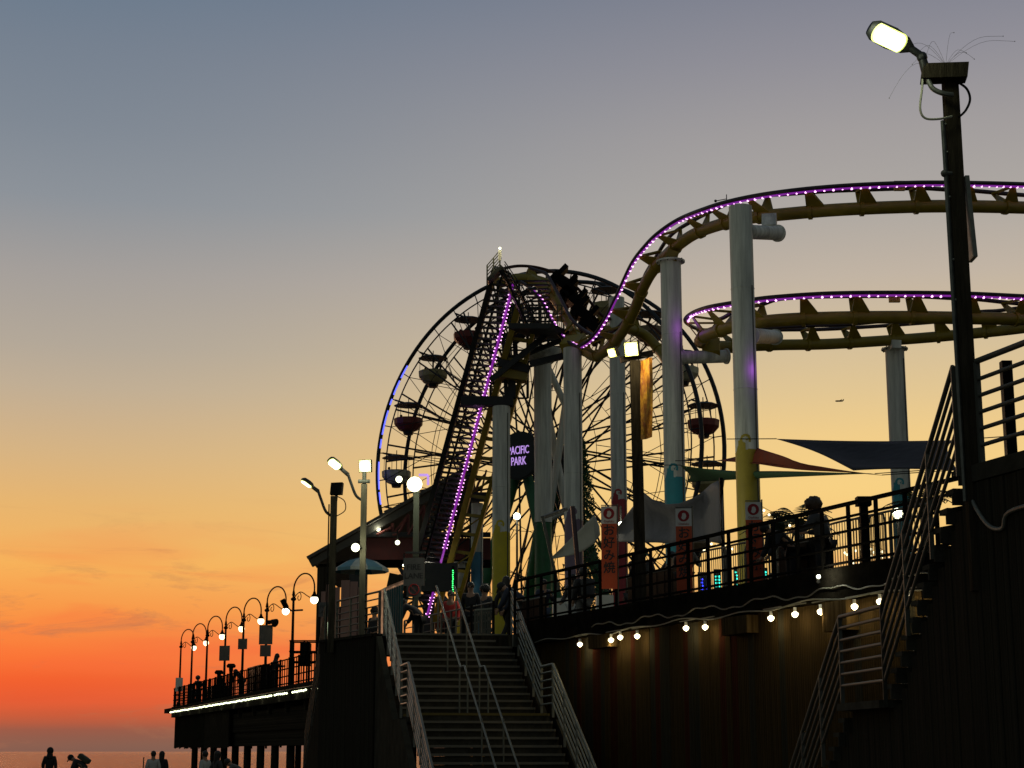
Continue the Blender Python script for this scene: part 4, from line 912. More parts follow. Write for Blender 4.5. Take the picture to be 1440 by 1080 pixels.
def arm_lamp(root, top, tip, em, lit=True, down=V((-.3, -.75, -.6))):
    mid = top.lerp(tip, .5) + V((0, 0, .1)); b = MB(); b.tube(crom([top + V((0, 0, -.5)), top + V((-.18, -.02, -.38)), top + V((-.3, -.03, -.1)), top + V((-.38, -.04, .12))], 4), .035, 7); b.build('arm', M_steel, root, smooth=True)
    j = top + V((-.38, -.04, .12)); b = MB(); b.cyl(j, j.lerp(tip, .35), .05, .045, 8); b.build('swivel_bracket', M_steel, root, smooth=True)
    j2 = j.lerp(tip, .33); return led_head(root, j2, tip - j2, (tip - j2).length, .26, em, down)
def flood(root, c, em, s=.36, tow=V((-.15, -1, -.15)), k='flood_head'):
    tow = V(tow).normalized(); x = tow.cross(V((0, 0, 1))).normalized(); u = x.cross(tow)
    b = MB(); b.frame_box(c - tow * .04, x * s / 2, tow * .05, u * s / 2); h = b.build(k, M_black, root)
    if em:
        b = MB(); b.frame_box(c + tow * .014, x * s * .46, tow * .006, u * s * .46); b.build('glow_rim', E_rim, h); q_ = s * .40; b = MB(); b.prism([c + tow * .022 + x * q_ * X_ + u * q_ * Z_ for X_, Z_ in ((-1, -.6), (-.6, -1), (.6, -1), (1, -.6), (1, .6), (.6, 1), (-.6, 1), (-1, .6))], tow * .01); b.build('lens', em, h)  # emissive plate round the lens stands in for the glow of the flood
# dark wooden pole, left
p = PX(465, 41.9, DZ - .3); tpz = P(465, 698, 41.9)
root = thing('lamp_pole', p, 'dark wooden lamp post with an unlit square floodlight, leftmost of the near poles', 'lamp post')
b = MB(); b.beam(p, V((p.x, p.y, tpz.z)), .15, .15, up=V((0, 1, 0))); b.build('pole', M_wood, root)
arm_lamp(root, V((p.x, p.y, tpz.z + .0)), P(425, 674, 41.6), E_white, down=V((.2, .3, -1)))
flood(root, V((p.x + .08, p.y, tpz.z + .17)), None, .30, V((.3, 1, -.2))); strut('bracket', V((p.x + .05, p.y, tpz.z - .1)), V((p.x + .06, p.y, tpz.z + .1)), .04, M_black, root)
b = MB(); b.tube(crom([V((p.x + .07, p.y - .05, tpz.z)), V((p.x + .26, p.y - .05, tpz.z - .12)), V((p.x + .28, p.y - .05, tpz.z - .35)), V((p.x + .07, p.y - .08, tpz.z - .5))], 5), .013, 5); b.build('cable', M_black, root)
b = MB(); b.beam(p + V((-.11, -.05, 0)), V((p.x - .11, p.y - .05, tpz.z - .2)), .03, .03); b.build('conduit', M_black, root)
# pale wooden pole with two lit lamps
p = PX(508, 40.9, DZ - .3); tpz = P(508, 681, 40.9)
root = thing('lamp_pole', p, 'pale weathered lamp post with two glaring lit lamps left of the wide stairs', 'lamp post')
b = MB(); b.beam(p, V((p.x, p.y, tpz.z)), .135, .135, up=V((0, 1, 0))); b.build('pole', M_palepost, root)
lc, _ = arm_lamp(root, V((p.x, p.y, tpz.z + .1)), P(463, 645, 40.6), E_white); fl = V((p.x + .02, p.y - .05, tpz.z + .43)); flood(root, fl, E_white, .30)
strut('bracket', V((p.x, p.y, tpz.z)), V((p.x, p.y, tpz.z + .3)), .05, M_galvd, root)
b = MB(); b.cyl((p.x - .14, p.y - .06, tpz.z + .06), (p.x + .14, p.y - .06, tpz.z + .06), .045, .045, 8); b.build('cross_tube', M_galvd, root)
plight('lamp_light', fl + V((-.15, -.6, -.1)), 40, (.97, 1, .7), .15, root)
l2 = P(500, 770, 40.7); ball('globe_lamp', l2, .10, E_white, root); plight('lamp_light', l2 + V((0, -.25, 0)), 14, (.97, 1, .7), .1, root)
b = MB(); b.cyl(l2 + V((.05, .05, 0)), V((p.x, p.y, l2.z)), .03, .03, 6); b.build('bracket', M_black, root)
# lamp over the booths
p = PX(583, 52, DZ); q = P(583, 690, 52)
root = thing('lamp_tower', p, 'thick greenish lamp mast with one glaring floodlight in front of the lift hill', 'lamp post')
b = MB(); b.beam(p, V((p.x, p.y, q.z)), .17, .17, up=V((0, 1, 0))); b.build('mast', mat('mast_paint', (.035, .042, .028), .7, var=.4, bump=.3), root)
for z in (.8, 1.6, 2.4, 3.2): bar('rung', V((p.x - .3, p.y - .2, DZ + z)), V((p.x + .3, p.y - .2, DZ + z)), .06, .06, M_steel, root)
fl = P(583, 681, 51.6); ball('floodlight', fl, .23, E_white, root); plight('lamp_light', fl + V((-.1, -1.0, -.2)), 60, (.97, 1, .7), .2, root)
fl = P(561, 674, 51.6); ball('floodlight', fl, .10, E_white, root); bar('bracket', fl, V((p.x, p.y, fl.z)), .05, .05, M_black, root)
b = MB(); c_ = P(597, 676, 53); 
for (a, c) in ((P(589, 668, 53), P(602, 668, 53)), (P(602, 668, 53), P(602, 682, 53))): b.beam(a, c, .07, .07)
b.build('violet_frame', E_sign, root)
# pole with amber floods and banner
p = PX(902, 34.6, DZ); q = P(893, 508, 34.6)
root = thing('lamp_pole', p, 'dark wooden pole with two amber floodlights and a yellow banner, in front of the coaster', 'lamp post')
b = MB(); b.beam(p - V((0, 0, .0)), V((q.x, q.y, q.z)), .21, .2, up=V((0, 1, 0))); b.build('pole', M_wood, root)
b = MB(); b.beam(q + V((-.3, -.03, .02)), q + V((.36, .05, .18)), .1, .12); b.build('cross_head', M_black, root)
flood(root, P(888, 491, 34.3), E_amber, .30, V((-.45, -1, -.3))); flood(root, P(861, 496, 34.4), E_amber, .2, V((-.75, -.8, -.6)))
plight('lamp_light', P(884, 492, 33.9), 40, (1, .76, .4), .1, root); plight('lamp_light', P(903, 497, 34.1), 2.0, (1, .76, .35), .03, root)
ba = thing('pole_banner', P(906, 560, 34.4), 'narrow yellow and dark red banner hanging on the amber lamp pole', 'banner')
m = mat('banner_cloth', (.62, .36, .03), .7, dark=(.22, .03, .015), scale=5, var=.3, stretch=(2.2, 2.2, .9)); nb_ = 16; vs = []; fs = []
for i in range(nb_ + 1):
    f = i / nb_; py = 503 + f * 112
    for j in range(5):
        px = 901 + j * 3.9 + 4 * math.sin(f * 3) * (j / 4) * .4; pp = P(px, py + (j - 4) * -1.0, 34.4); pp.y += .05 * math.sin(j * 1.4 + f * 5); vs.append(pp)
for i in range(nb_):
    for j in range(4): a = i * 5 + j; fs.append((a, a + 1, a + 6, a + 5))
m2 = mat('banner_gold', (.75, .45, .02), .7, var=.1); b = MB(); b.add(vs, fs); o = b.build('cloth', m, ba)
md = o.modifiers.new('thick', 'SOLIDIFY'); md.thickness = .008
b = MB(); b.beam(P(900, 500, 34.42), P(919, 505, 34.38), .02, .02); b.build('rod', M_black, ba)
# small extra poles and lamps
for (px, py, Y, lb, r_) in ((727, 726, 48, 'small glaring lamp on a thin pole right of the yellow column', .10), (873, 737, 47, 'white lamp under the grey sail beside the pole', .07), (857, 743, 50, 'tiny lamp beside the first red banner', .04), (532, 744, 76, 'hanging bulb lamp under the gable truss', .1), (559, 763, 72, 'second hanging bulb lamp below the red truss band', .1), (568, 795, 74, 'tiny bulb lamp below the red band, left one', .06), (603, 797, 74, 'tiny bulb lamp below the red band, right one', .06), (1262, 722, 34, 'glaring white lamp in front of the farthest right column', .11), (1151, 811, 27.4, 'small round lamp behind the near railing', .035)):
    p = P(px, py, Y); r = thing('deck_lamp', (p.x, p.y, p.z), lb, 'lamp', 'small lamps on the deck'); ball('globe', p, r_, E_white, r)
    b = MB(); b.cyl(p + V((0, .02, -.0)), (p.x, p.y + .05, DZ) if px in (727, 1262, 1151) else p + V((0, 0, .5)), .03, .035, 6); b.build('stem', M_black, r)
    if px != 857: plight('lamp_light', p + V((0, -r_ - .15, 0)), {1262: 90, 727: 120, 873: 60}.get(px, 10), (1, .95, .7), r_, r)

# ================================================================== SAILS, BANNERS, BUILDINGS
def sail(name, quad, m, label, sag=.3, n=12, cat='shade sail', conc=.12, edge=None):
    c = [P(*q) for q in quad]; vs = []; fs = []
    for i in range(n + 1):
        for j in range(n + 1):
            u = i / n; v = j / n
            uu = u + conc * math.sin(PI * v) * (.5 - u) * 2 * .5; vv = v + conc * math.sin(PI * u) * (.5 - v) * 2 * .5
            p = c[0] * (1 - uu) * (1 - vv) + c[1] * uu * (1 - vv) + c[2] * uu * vv + c[3] * (1 - uu) * vv
            p = p + V((0, 0, -sag * math.sin(PI * u) * math.sin(PI * v))) + V((0, .25 * math.sin(u * 5) * math.sin(v * 3), 0)); vs.append(p)
    for i in range(n):
        for j in range(n): a = i * (n + 1) + j; fs.append((a, a + 1, a + n + 2, a + n + 1))
    b = MB(); b.add(vs, fs); r = thing(name, c[0], label, cat, None); o = b.build('fabric', m, r, smooth=True); md = o.modifiers.new('thick', 'SOLIDIFY'); md.thickness = .012
    return r, c
M_navy = mat('navy_fabric', (.009, .010, .014), .85, var=.2); M_rust = mat('rust_fabric', (.20, .035, .012), .85, var=.2); M_gsail = mat('green_fabric', (.035, .10, .045), .85, var=.2)
M_grey = mat('grey_fabric', (.20, .19, .20), .8, var=.25, scale=1.5, bump=.4, stretch=(3, 3, 1)); M_pale = mat('pale_fabric', (.36, .36, .32), .8, var=.2, scale=1.5, bump=.4)
for nm, q, mm, lb, sg_ in (('shade_sail', [(1092, 617, 44), (1340, 619, 40), (1345, 662, 36), (1200, 661, 37)], M_navy, 'large navy shade sail hanging across the farthest right column', .1),
                           ('shade_sail', [(1008, 648, 52), (1063, 629, 50), (1122, 652, 46), (1240, 668, 42)], M_rust, 'rust orange shade sail behind the ochre column', .12),
                           ('shade_sail', [(957, 654, 54), (1030, 664, 52), (1230, 666, 42), (965, 678, 56)], M_gsail, 'green shade sail stretched below the rust one', .05)):
    r, c = sail(nm, q, mm, lb, sg_)
    e = max(c, key=lambda v: v.x); strut('cable', e, e + V((2.5, -.5, .1)), .012, M_black, r); e = min(c, key=lambda v: v.x); strut('cable', e, e + V((-1.2, .6, .1)), .012, M_black, r)
def sail_outline(label, top, bot, Y0, Y1, m, bulge=.35):
    n = len(top); vs = []; fs = []; k = 8
    for i in range(n):
        Y = Y0 + (Y1 - Y0) * i / (n - 1)
        for j in range(k + 1):
            f = j / k; px = top[i][0] * (1 - f) + bot[i][0] * f; py = top[i][1] * (1 - f) + bot[i][1] * f
            vs.append(P(px, py, Y + bulge * math.sin(PI * f) * math.sin(PI * i / (n - 1) + .3) + .12 * math.sin(i * 1.7)))
    for i in range(n - 1):
        for j in range(k): a = i * (k + 1) + j; fs.append((a, a + 1, a + k + 2, a + k + 1))
    b = MB(); b.add(vs, fs); r = thing('shade_sail', V(vs[0]), label, 'shade sail'); o = b.build('fabric', m, r, smooth=True); md = o.modifiers.new('thick', 'SOLIDIFY'); md.thickness = .012
    return r
r = sail_outline('big pale grey sail hanging between the amber lamp pole and the ochre column', [(868, 742), (880, 725), (895, 706), (905, 692), (920, 704), (937, 709), (955, 708), (975, 700), (990, 690), (1000, 681), (1010, 676), (1016, 690)], [(866, 762), (880, 762), (895, 763), (910, 763), (922, 763), (940, 764), (955, 764), (975, 762), (990, 761), (1000, 762), (1010, 764), (1018, 766)], 45, 41, M_grey)
strut('mast', V((P(1016, 720, 41).x, 41, DZ)), P(1014, 672, 41), .05, M_black, r)
r = sail_outline('small pale triangular sail on a thin dark pole in front of the mauve column', [(776, 783), (792, 768), (808, 752), (822, 738), (836, 724), (843, 740)], [(778, 786), (794, 783), (808, 780), (822, 774), (836, 764), (844, 752)], 43, 42, M_pale, .05)
strut('mast', V((P(812, 720, 42).x + .15, 42, DZ)), P(805, 712, 42), .06, M_purp, r)
b = MB(); a0 = P(763, 728, 43.5); 
r = thing('leaning_frame', V((a0.x, a0.y, DZ)), 'green leaning post frame left of the mauve column', 'frame'); b.beam(a0, P(786, 830, 43.5), .08, .08); b.beam(a0, P(796, 716, 44.5), .1, .08); b.build('post', M_galvd, r)

M_flagw = mat('flag_white', (.62, .60, .56), .8, var=.08); M_flago = mat('flag_orange', (.52, .085, .03), .8, var=.1); M_flagr = mat('logo_red', (.28, .015, .02), .8, var=.1)
for (px, py, w, Y, tilt, lb) in ((856, 712, 22, 34.5, 0, 'orange Japanese banner with white top, left of the amber lamp pole'), (961, 715, 22.5, 33, 0, 'orange Japanese banner with white top in front of the teal column'), (1059, 706, 22.5, 31, 0, 'orange Japanese banner with white top in front of the ochre column')):
    tp = P(px, py, Y); W_ = w * Y / FPX; H_ = W_ * 5.3; M = face_cam(tp, (-.12, -1, 0)); r = thing('banner_flag', (tp.x, tp.y, DZ), lb, 'banner', 'orange banners behind the near railing')
    b = MB()
    for k in range(1): pass
    hw = W_ * 1.12
    inst('white_panel', unit('box', M_flagw), M @ Matrix.Translation((0, -hw / 2, 0)) @ Matrix.Diagonal((W_, hw, .006, 1)), r)
    inst('orange_panel', unit('box', M_flago), M @ Matrix.Translation((0, -hw - (H_ - hw) / 2, 0)) @ Matrix.Diagonal((W_, H_ - hw, .006, 1)), r)
    for k, ch in enumerate('お好み焼'): text('lettering', ch, W_ * .78, M_txt, r, M @ Matrix.Translation((.0, -hw - W_ * (.47 + k * .8), .006)), .003, bold=.0035)
    b = MB(); n = 20; ro, ri = W_ * .36, W_ * .27
    for k in range(n):
        a = 2 * PI * k / n; a2 = 2 * PI * (k + 1) / n; b.add([M @ V((rr_ * math.cos(q_), -W_ * .47 + rr_ * math.sin(q_), .006)) for rr_, q_ in ((0, 0), (ro, a), (ro, a2))], [(0, 1, 2)])
    b.build('logo_disc', M_flagr, r)
    b = MB(); prof_ = [(-.08, .16), (.04, .2), (.14, .12), (.17, -.02), (.12, -.16), (.02, -.24), (-.1, -.2), (-.14, -.1), (-.1, 0)]
    b.add([M @ V((x * W_, -W_ * .48 + y * W_, .012)) for x, y in prof_], [tuple(range(len(prof_)))]); b.build('logo_face', M_flagw, r)
    text('lettering', 'Otafuku', W_ * .2, M_flagr, r, M @ Matrix.Translation((0, -W_ * .98, .006)), .002)
    strut('pole', V((tp.x + W_ * .56, tp.y + .02, DZ)), V((tp.x + W_ * .56, tp.y + .02, tp.z + .05)), .014, M_galvd, r); strut('cross_rod', tp + V((-W_ * .5, 0, .02)), tp + V((W_ * .58, 0, .02)), .01, M_galvd, r)

# gabled shed at the left
g = thing('gabled_shed', V((P(500, 900, 76).x, 76, DZ)), 'open timber shed with a big sloping roof and red truss band behind the lamp posts', 'building')
M_pink = mat('pink_wall', (.30, .17, .14), .8, var=.2, scale=1.5, bump=.2); M_redb = mat('red_board', (.13, .03, .025), .7, var=.3, bump=.2)
E0 = P(437, 793, 76); E1 = P(668, 662, 76)
b = MB(); b.beam(E0, E1, .30, .34, up=V((0, -1, 0))); b.build('rafter', mat('rafter_paint', (.07, .07, .06), .7), g)
sl = (E1 - E0).normalized(); upv = V((-sl.z, 0, sl.x))
b = MB(); b.prism([E0 + upv * .2 + V((0, -.4, 0)), E1 + upv * .2 + V((0, -.4, 0)), E1 + upv * .32 + V((0, -.4, 0)), E0 + upv * .32 + V((0, -.4, 0))], (0, 14, 0)); b.build('roof', M_shed := mat('shed_roof', (.09, .085, .075), .85, var=.3, scale=2, bump=.3), g)
b = MB(); b.beam(P(515, 752, 76), P(690, 752, 76), .25, .2); b.build('tie_beam', M_steel, g)
b = MB(); b.beam(P(512, 772, 76.2), P(690, 772, 76.2), .12, .95); b.build('red_band', M_redb, g)
for i in range(7):
    x = 530 + i * 22; ytop = 793 - (x - 437) * .567 + 8
    if ytop < 745: bar('truss_web', P(x, 752, 76), P(x, ytop, 76), .09, .12, M_redb, g); bar('truss_web', P(x, 752, 76), P(x + 22, ytop - 12.5, 76), .07, .08, M_redb, g)
    b = MB(); b.tube(crom([P(x, 752, 75.9), P(x + 8, ytop + 14 if ytop < 738 else 748, 75.9), P(x + 20, ytop - 6, 75.9)], 4), .06, 6); b.build('curved_bracket', M_redb, g)
for i in range(6): bar('roof_truss', P(445 + i * 3, 797 - i * 2, 77 + i * 1.5), P(690, 797 - i * 2, 77 + i * 1.5), .1, .1, M_black, g)
for i in range(8): x = 505 + i * 22; bar('roof_truss', P(x, 798, 78), P(x + 14, 788, 78), .07, .07, M_black, g)
for px, w in ((452, .32), (460, .2), (500, .5), (512, .3), (604, .5), (655, .4)):
    q = P(px, 795, 76.1); bar('wall_post', V((q.x, q.y, DZ)), V((q.x, q.y, P(px, 785 if px > 470 else 797, 76).z)), w, w, M_wood if px < 500 else M_steel, g, up=V((0, 1, 0)))
pk = thing('pink_kiosk', V((P(475, 900, 62).x, 62, DZ)), 'pinkish kiosk wall panels with dark gaps behind the two lamp posts', 'kiosk')
for i, (x0, x1, yt) in enumerate(((452, 458, 832), (459, 466, 822), (468, 478, 826), (480, 492, 816), (493, 503, 818), (504, 514, 826))):
    a = P(x0, yt, 62); c = P(x1, yt, 62); zt = a.z; cx = (a.x + c.x) / 2; inst('wall_panel', unit('box', M_pink), Matrix.Translation((cx, 62 + .03 * (i % 2), (DZ + zt) / 2)) @ Matrix.Diagonal((abs(c.x - a.x), .12, zt - DZ, 1)), pk)
b = MB(); b.box((P(483, 850, 62.3).x, 62.4, DZ + 1.2), (1.7, .3, 2.4)); b.build('inner_wall', M_wood, pk)
a = P(446, 860, 61.6); bar('window_strip', P(462, 895, 61.8), P(462, 875, 61.8), .1, .06, mat('lit_window', (.5, .5, .4), .3, emit=(.8, 1, .6), es=.8), pk)
sign_on(P(456, 857, 61.5), .42, .5, 'white fire lane sign on the pink kiosk behind the left lamp post', ['FIRE', 'LANE'], m=mat('sign_white', (.09, .09, .085), .6), sz=.17)
sign_on(P(582, 804, 50), .62, .8, 'pale fire lane sign in front of the lift hill', ['FIRE', 'LANE'], m=MATS['sign_white'], sz=.23)
r = sign_on(P(582, 829, 50), .42, .42, 'pale square prohibition sign below the fire lane sign', None, m=MATS['sign_white'])
b = MB(); M = face_cam(P(582, 829, 49.96), (-.2, -1, 0)); b.tube([M @ V((.15 * math.cos(a), .15 * math.sin(a), .0)) for a in [2 * PI * i / 16 for i in range(16)]], .018, 5, closed=True); b.beam(M @ V((-.1, .1, 0)), M @ V((.1, -.1, 0)), .03, .01); b.build('prohibition_ring', M_txtr, r)
bar('sign_post', V((P(582, 829, 50.1).x, 50.1, DZ)), P(582, 790, 50.1), .05, .05, M_galvd, r)
# umbrella
p = P(508, 800, 56); r = thing('parasol', V((p.x, p.y, DZ)), 'blue and white parasol behind the pale lamp post', 'parasol')
M_umb = [mat('umbrella_blue', (.12, .26, .32), .8), mat('umbrella_white', (.45, .48, .44), .8)]
for k in range(10):
    a0 = 2 * PI * k / 10; a1 = 2 * PI * (k + 1) / 10; b = MB(); R_ = .88
    pts = [p + V((0, 0, .38))]; ring = lambda rr_, z: [p + V((rr_ * math.cos(a), rr_ * math.sin(a), z)) for a in (a0, a1)]
    r1_, r2_ = ring(R_ * .55, .24), ring(R_, 0); r3_ = ring(R_ * 1.01, -.1)
    b.add([pts[0], *r1_, *r2_, *r3_], [(0, 1, 2), (1, 3, 4, 2), (3, 5, 6, 4)]); o = b.build('panel', M_umb[k % 2], r); md = o.modifiers.new('t', 'SOLIDIFY'); md.thickness = .01
strut('pole', (p.x, p.y, DZ), p + V((0, 0, .4)), .025, M_black, r)
# teal booth
q0 = P(541, 829, 45); q1 = P(567, 836, 43); r = thing('teal_booth', V((q0.x, q0.y, DZ)), 'teal corrugated booth box at the top left of the wide stairs', 'booth')
b = MB(); zt = P(541, 829, 45).z; dd = V((q1.x - q0.x, q1.y - q0.y, 0)); bk = V((-.25, 1.6, 0))
q = [V((P(532, 829, 46).x, 46, DZ)), V((q0.x, q0.y, DZ)), V((q1.x, q1.y, DZ)), V((q1.x, q1.y, DZ)) + bk, V((q0.x, q0.y, DZ)) + bk]
b.prism(q, (0, 0, zt - DZ)); b.build('body', M_tealb := mat('teal_metal', (.02, .10, .11), .5, var=.3, scale=3, bump=.2), r)
for i in range(8): pp = V((q0.x, q0.y, DZ)) + dd * ((i + .5) / 8) + V((0, -.03, 0)); bar('rib', pp, pp + V((0, 0, zt - DZ - .05)), .04, .04, M_tealb, r)
b = MB(); b.prism([V((v.x, v.y, zt)) for v in q], (0, 0, .05)); b.build('lid', M_galvd, r)
# tilted board and cabinets beside the booth
for (px, py, Y, w, h, rz_, lb, mm) in ((561, 819, 60, .75, .5, .2, 'tilted dark board above the teal booth', M_wood), (612, 812, 62, 1.6, 1.0, 0, 'grey machinery cabinet under the lift hill', M_steel)):
    p = P(px, py, Y); o = inst('cabinet' if w > 1 else 'tilted_board', unit('box', mm), Matrix.Translation(p) @ Matrix.Rotation(rz_, 4, 'Y') @ Matrix.Diagonal((w, .3, h, 1)), None); tag(o, lb, 'cabinet' if w > 1 else 'board')
# deck railing behind the stair top, dark gate panels
railing('queue_railing', V((P(569, 873, 50).x, 50, DZ)), V((P(694, 848, 43.7).x, 43.7, DZ)), 1.05, (.2, .41, .62, .83), 9, 'galvanised queue railing behind the top of the wide stairs', 'pier railings', m=M_galvd, r=.015, rt=.022)
for (px, y0, Y, lb) in ((652, 842, 41.5, 'thin dark bollard post behind the stair top, left one'), (717, 822, 41, 'thin dark post at the top right of the wide stairs'), (663, 850, 41.5, 'thin dark bollard post behind the stair top, second from left'), (694, 845, 41.5, 'thin dark post left of the stair top right post')):
    p = P(px, y0, Y); b = MB(); b.beam(V((p.x, p.y, DZ)), p, .06, .06); tag(b.build('gate_post', M_black), lb, 'post', 'dark posts at the stair top')
p0 = V((P(668, 870, 42.2).x, 42.2, DZ)); p1 = V((P(693, 870, 42).x, 42, DZ)); r = thing('slatted_gate', p0, 'dark slatted gate panel at the top of the wide stairs', 'gate')
for i in range(8): q = p0.lerp(p1, i / 7); bar('slat', q + V((0, 0, .05)), q + V((0, 0, .72)), .05, .03, M_galvd, r)
bar('frame', p0 + V((0, 0, .74)), p1 + V((0, 0, .76)), .04, .04, M_galv, r); bar('frame', p0 + V((0, 0, .05)), p1 + V((0, 0, .05)), .04, .04, M_galv, r)
# green LED post, LED lit arcade posts
for (px, y0, y1, Y, mm, w, lb) in ((637, 797, 838, 58, E_green, .07, 'thin vertical strip of green lights beside the yellow pipe'), (991, 806, 842, 38, E_bluel, .22, 'blue glowing light post behind the near railing'), (1009, 802, 838, 38, E_teal, .12, 'teal glowing light post right of the blue one'), (1035, 798, 832, 38, E_teal, .06, 'thin teal light post left of the ochre column'), (1076, 800, 828, 37, E_teal, .09, 'teal glowing light post right of the ochre column')):
    a = P(px, y0, Y); c = P(px, y1, Y); r = thing('light_post', V((a.x, a.y, max(DZ, c.z))), lb, 'light post', 'coloured light posts on the deck')
    bar('housing', V((a.x, a.y + .08, DZ)), a + V((0, .08, .03)), w * 1.3, .08, M_black, r)
    n = int((a.z - c.z) / .07)
    for i in range(n):
        for kx in ((0,) if w < .1 else (-.3, .3)): ball('led', V((a.x + kx * w + random.uniform(-.01, .01), a.y - .01, c.z + i * .07)), .022, mm, r)
    plight('led_light', a.lerp(c, .5) + V((0, -.2, 0)), 1.5, {E_green: (.1, 1, .2), E_bluel: (.1, .1, 1)}.get(mm, (.05, 1, .7)), .05, r)
# crowd barriers with rounded tops behind the near railing
bproto = None
def barrier():
    r = thing('crowd_barrier', (0, 0, 0), 'x', 'barrier', 'crowd barriers behind the near railing')
    b = MB(); b.tube(crom([(-.55, 0, .1), (-.55, 0, .8), (-.52, 0, .95), (-.4, 0, 1.02), (.4, 0, 1.02), (.52, 0, .95), (.55, 0, .8), (.55, 0, .1)], 5), .02, 6); b.tube([(-.55, 0, .2), (.55, 0, .2)], .018, 6); b.build('frame', M_galvd, r)
    for i in range(12): strut('bar', (-.46 + i * .0836, 0, .2), (-.46 + i * .0836, 0, 1.01), .008, M_galvd, r)
    for x in (-.4, .4): bar('foot', (x, -.3, .06), (x, .3, .06), .04, .03, M_galvd, r)
    return r
for i, px in enumerate((1004, 1038, 1072, 1106, 1140, 1190, 1222, 1252, 1284)):
    p = near_px(px, 1.5, DZ); p.z = DZ + .25; rz = math.atan2(ND.y, ND.x); lb = f'grey crowd barrier with thin bars, number {["one", "two", "three", "four", "five", "six", "seven", "eight", "nine"][i]} counted from the left'
    lb = 'grey round-topped crowd barrier ' + ['nearest the blue light post', 'between the teal light posts', 'behind the ochre column banner', 'left of the large standing person', 'in front of the large standing person', 'just right of the large standing person', 'left of the teal painted column', 'in front of the teal painted column', 'half hidden by the steep right stair'][i]
    if bproto is None: bproto = barrier(); bproto['label'] = lb; bproto.matrix_basis = Matrix.Translation(p) @ Matrix.Rotation(rz, 4, 'Z')
    else: dup(bproto, p, rz, lb)
for s0, px, lb in ((0, 1206, 'thick dark post with a boxy head on the near railing'),):
    s = on_near(px, 5); p = near2(s, .12, DZ); r = thing('boxy_post', p, lb, 'post'); bar('post', p, p + V((0, 0, 1.25)), .12, .12, M_black, r); bar('head', p + V((0, 0, 1.12)), p + V((0, 0, 1.26)), .22, .2, M_black, r)

# ================================================================== VEGETATION
M_leaf = mat('leaf', (.05, .075, .03), .7, var=.5, scale=4); M_trunk = mat('trunk', (.06, .045, .03), .9)
def palm(px, py, Y, R_, lb, nf=13):
    c = P(px, py, Y); r = thing('palm_tree', V((c.x, c.y, DZ)), lb, 'palm', 'palms on the deck'); b = MB(); b.tube([(c.x, c.y, DZ), (c.x + .05, c.y, c.z)], [.12, .09], 8); b.build('trunk', M_trunk, r)
    for k in range(nf):
        a = 2 * PI * k / nf + random.uniform(-.2, .2); el = random.uniform(.35, 1.3); b = MB(); pts = []
        for i in range(8):
            t_ = i / 7; d = R_ * t_; z = d * math.sin(el) - .55 * R_ * t_ * t_; pts.append(c + V((d * math.cos(el) * math.cos(a), d * math.cos(el) * math.sin(a), z)))
        for i in range(1, 8):
            t_ = (pts[i] - pts[i - 1]).normalized(); sd = t_.cross(V((0, 0, 1))).normalized(); ln = R_ * .28 * math.sin(PI * min(1, i / 8 + .12))
            for sgn_ in (-1, 1):
                for h_ in (0, .5):
                    q = pts[i - 1].lerp(pts[i], h_); e = q + sd * sgn_ * ln + t_ * ln * .5 + V((0, 0, -ln * .35)); b.add([q, q + t_ * .05, e], [(0, 1, 2)])
        b.tube(pts, .012, 4); b.build('frond', M_leaf, r)
palm(1124, 736, 44, 1.3, 'palm with thin spiky fronds left of the large standing person'); palm(1092, 750, 46, 1.2, 'low spiky palm behind the rightmost orange banner'); palm(1296, 712, 40, 1.1, 'spiky palm right of the farthest right column', 16)
def tree_cone(px, ytop, Y, w, lb):
    t_ = P(px, ytop, Y); r = thing('cypress_tree', V((t_.x, Y, DZ)), lb, 'tree'); H = t_.z - DZ; b = MB(); b.tube([(t_.x, Y, DZ), (t_.x, Y, t_.z - .5)], [.15, .03], 7); b.build('trunk', M_trunk, r)
    b = MB(); rnd = random.Random(3)
    for i in range(5200):
        f = rnd.random() ** .8; z = t_.z - f * H; rad = w * (f ** .8) * math.sqrt(rnd.random()) * (1 + .12 * math.sin(z * 7)); a = rnd.uniform(0, 2 * PI); c = V((t_.x + rad * math.cos(a), Y + rad * math.sin(a), z)); s_ = rnd.uniform(.05, .12)
        u = V((rnd.uniform(-1, 1), rnd.uniform(-1, 1), rnd.uniform(.2, 1))).normalized() * s_; v_ = u.orthogonal().normalized() * s_ * .6; b.add([c - v_, c + v_, c + u * 1.6], [(0, 1, 2)])
    tag(b.build('foliage', M_leafg, r), kind='stuff')
M_leafg = mat('leaf_green', (.03, .10, .025), .7, var=.5, scale=4)
tree_cone(820, 618, 74, 1.35, 'tall dark green cone shaped tree between the mauve and red columns')
# strings of small bulbs hanging in the plaza
for (pts, lb, n) in (([(1071, 712, 42), (1090, 722, 42), (1120, 735, 41)], 'string of tiny bulbs sloping right of the ochre column', 7), ([(1188, 770, 42), (1215, 765, 42), (1240, 772, 42), (1262, 790, 42)], 'string of tiny warm bulbs low behind the crowd barriers', 14), ([(990, 765, 44), (1005, 757, 44), (1030, 768, 44)], 'short string of tiny bulbs under the grey sail', 6), ([(1195, 790, 41), (1225, 778, 41), (1262, 782, 41)], 'second row of tiny warm bulbs below the first one', 12)):
    c = crom([P(*q) for q in pts], 8); r = thing('bulb_string', c[0], lb, 'string lights', 'small bulb strings in the plaza'); b = MB(); b.tube(c, .008, 4); b.build('cable', M_black, r)
    for i in range(n): q = c[int(i * (len(c) - 1) / max(1, n - 1))] + V((0, 0, -.06 - random.random() * .12)); ball('bulb', q, .032, E_warm2, r)

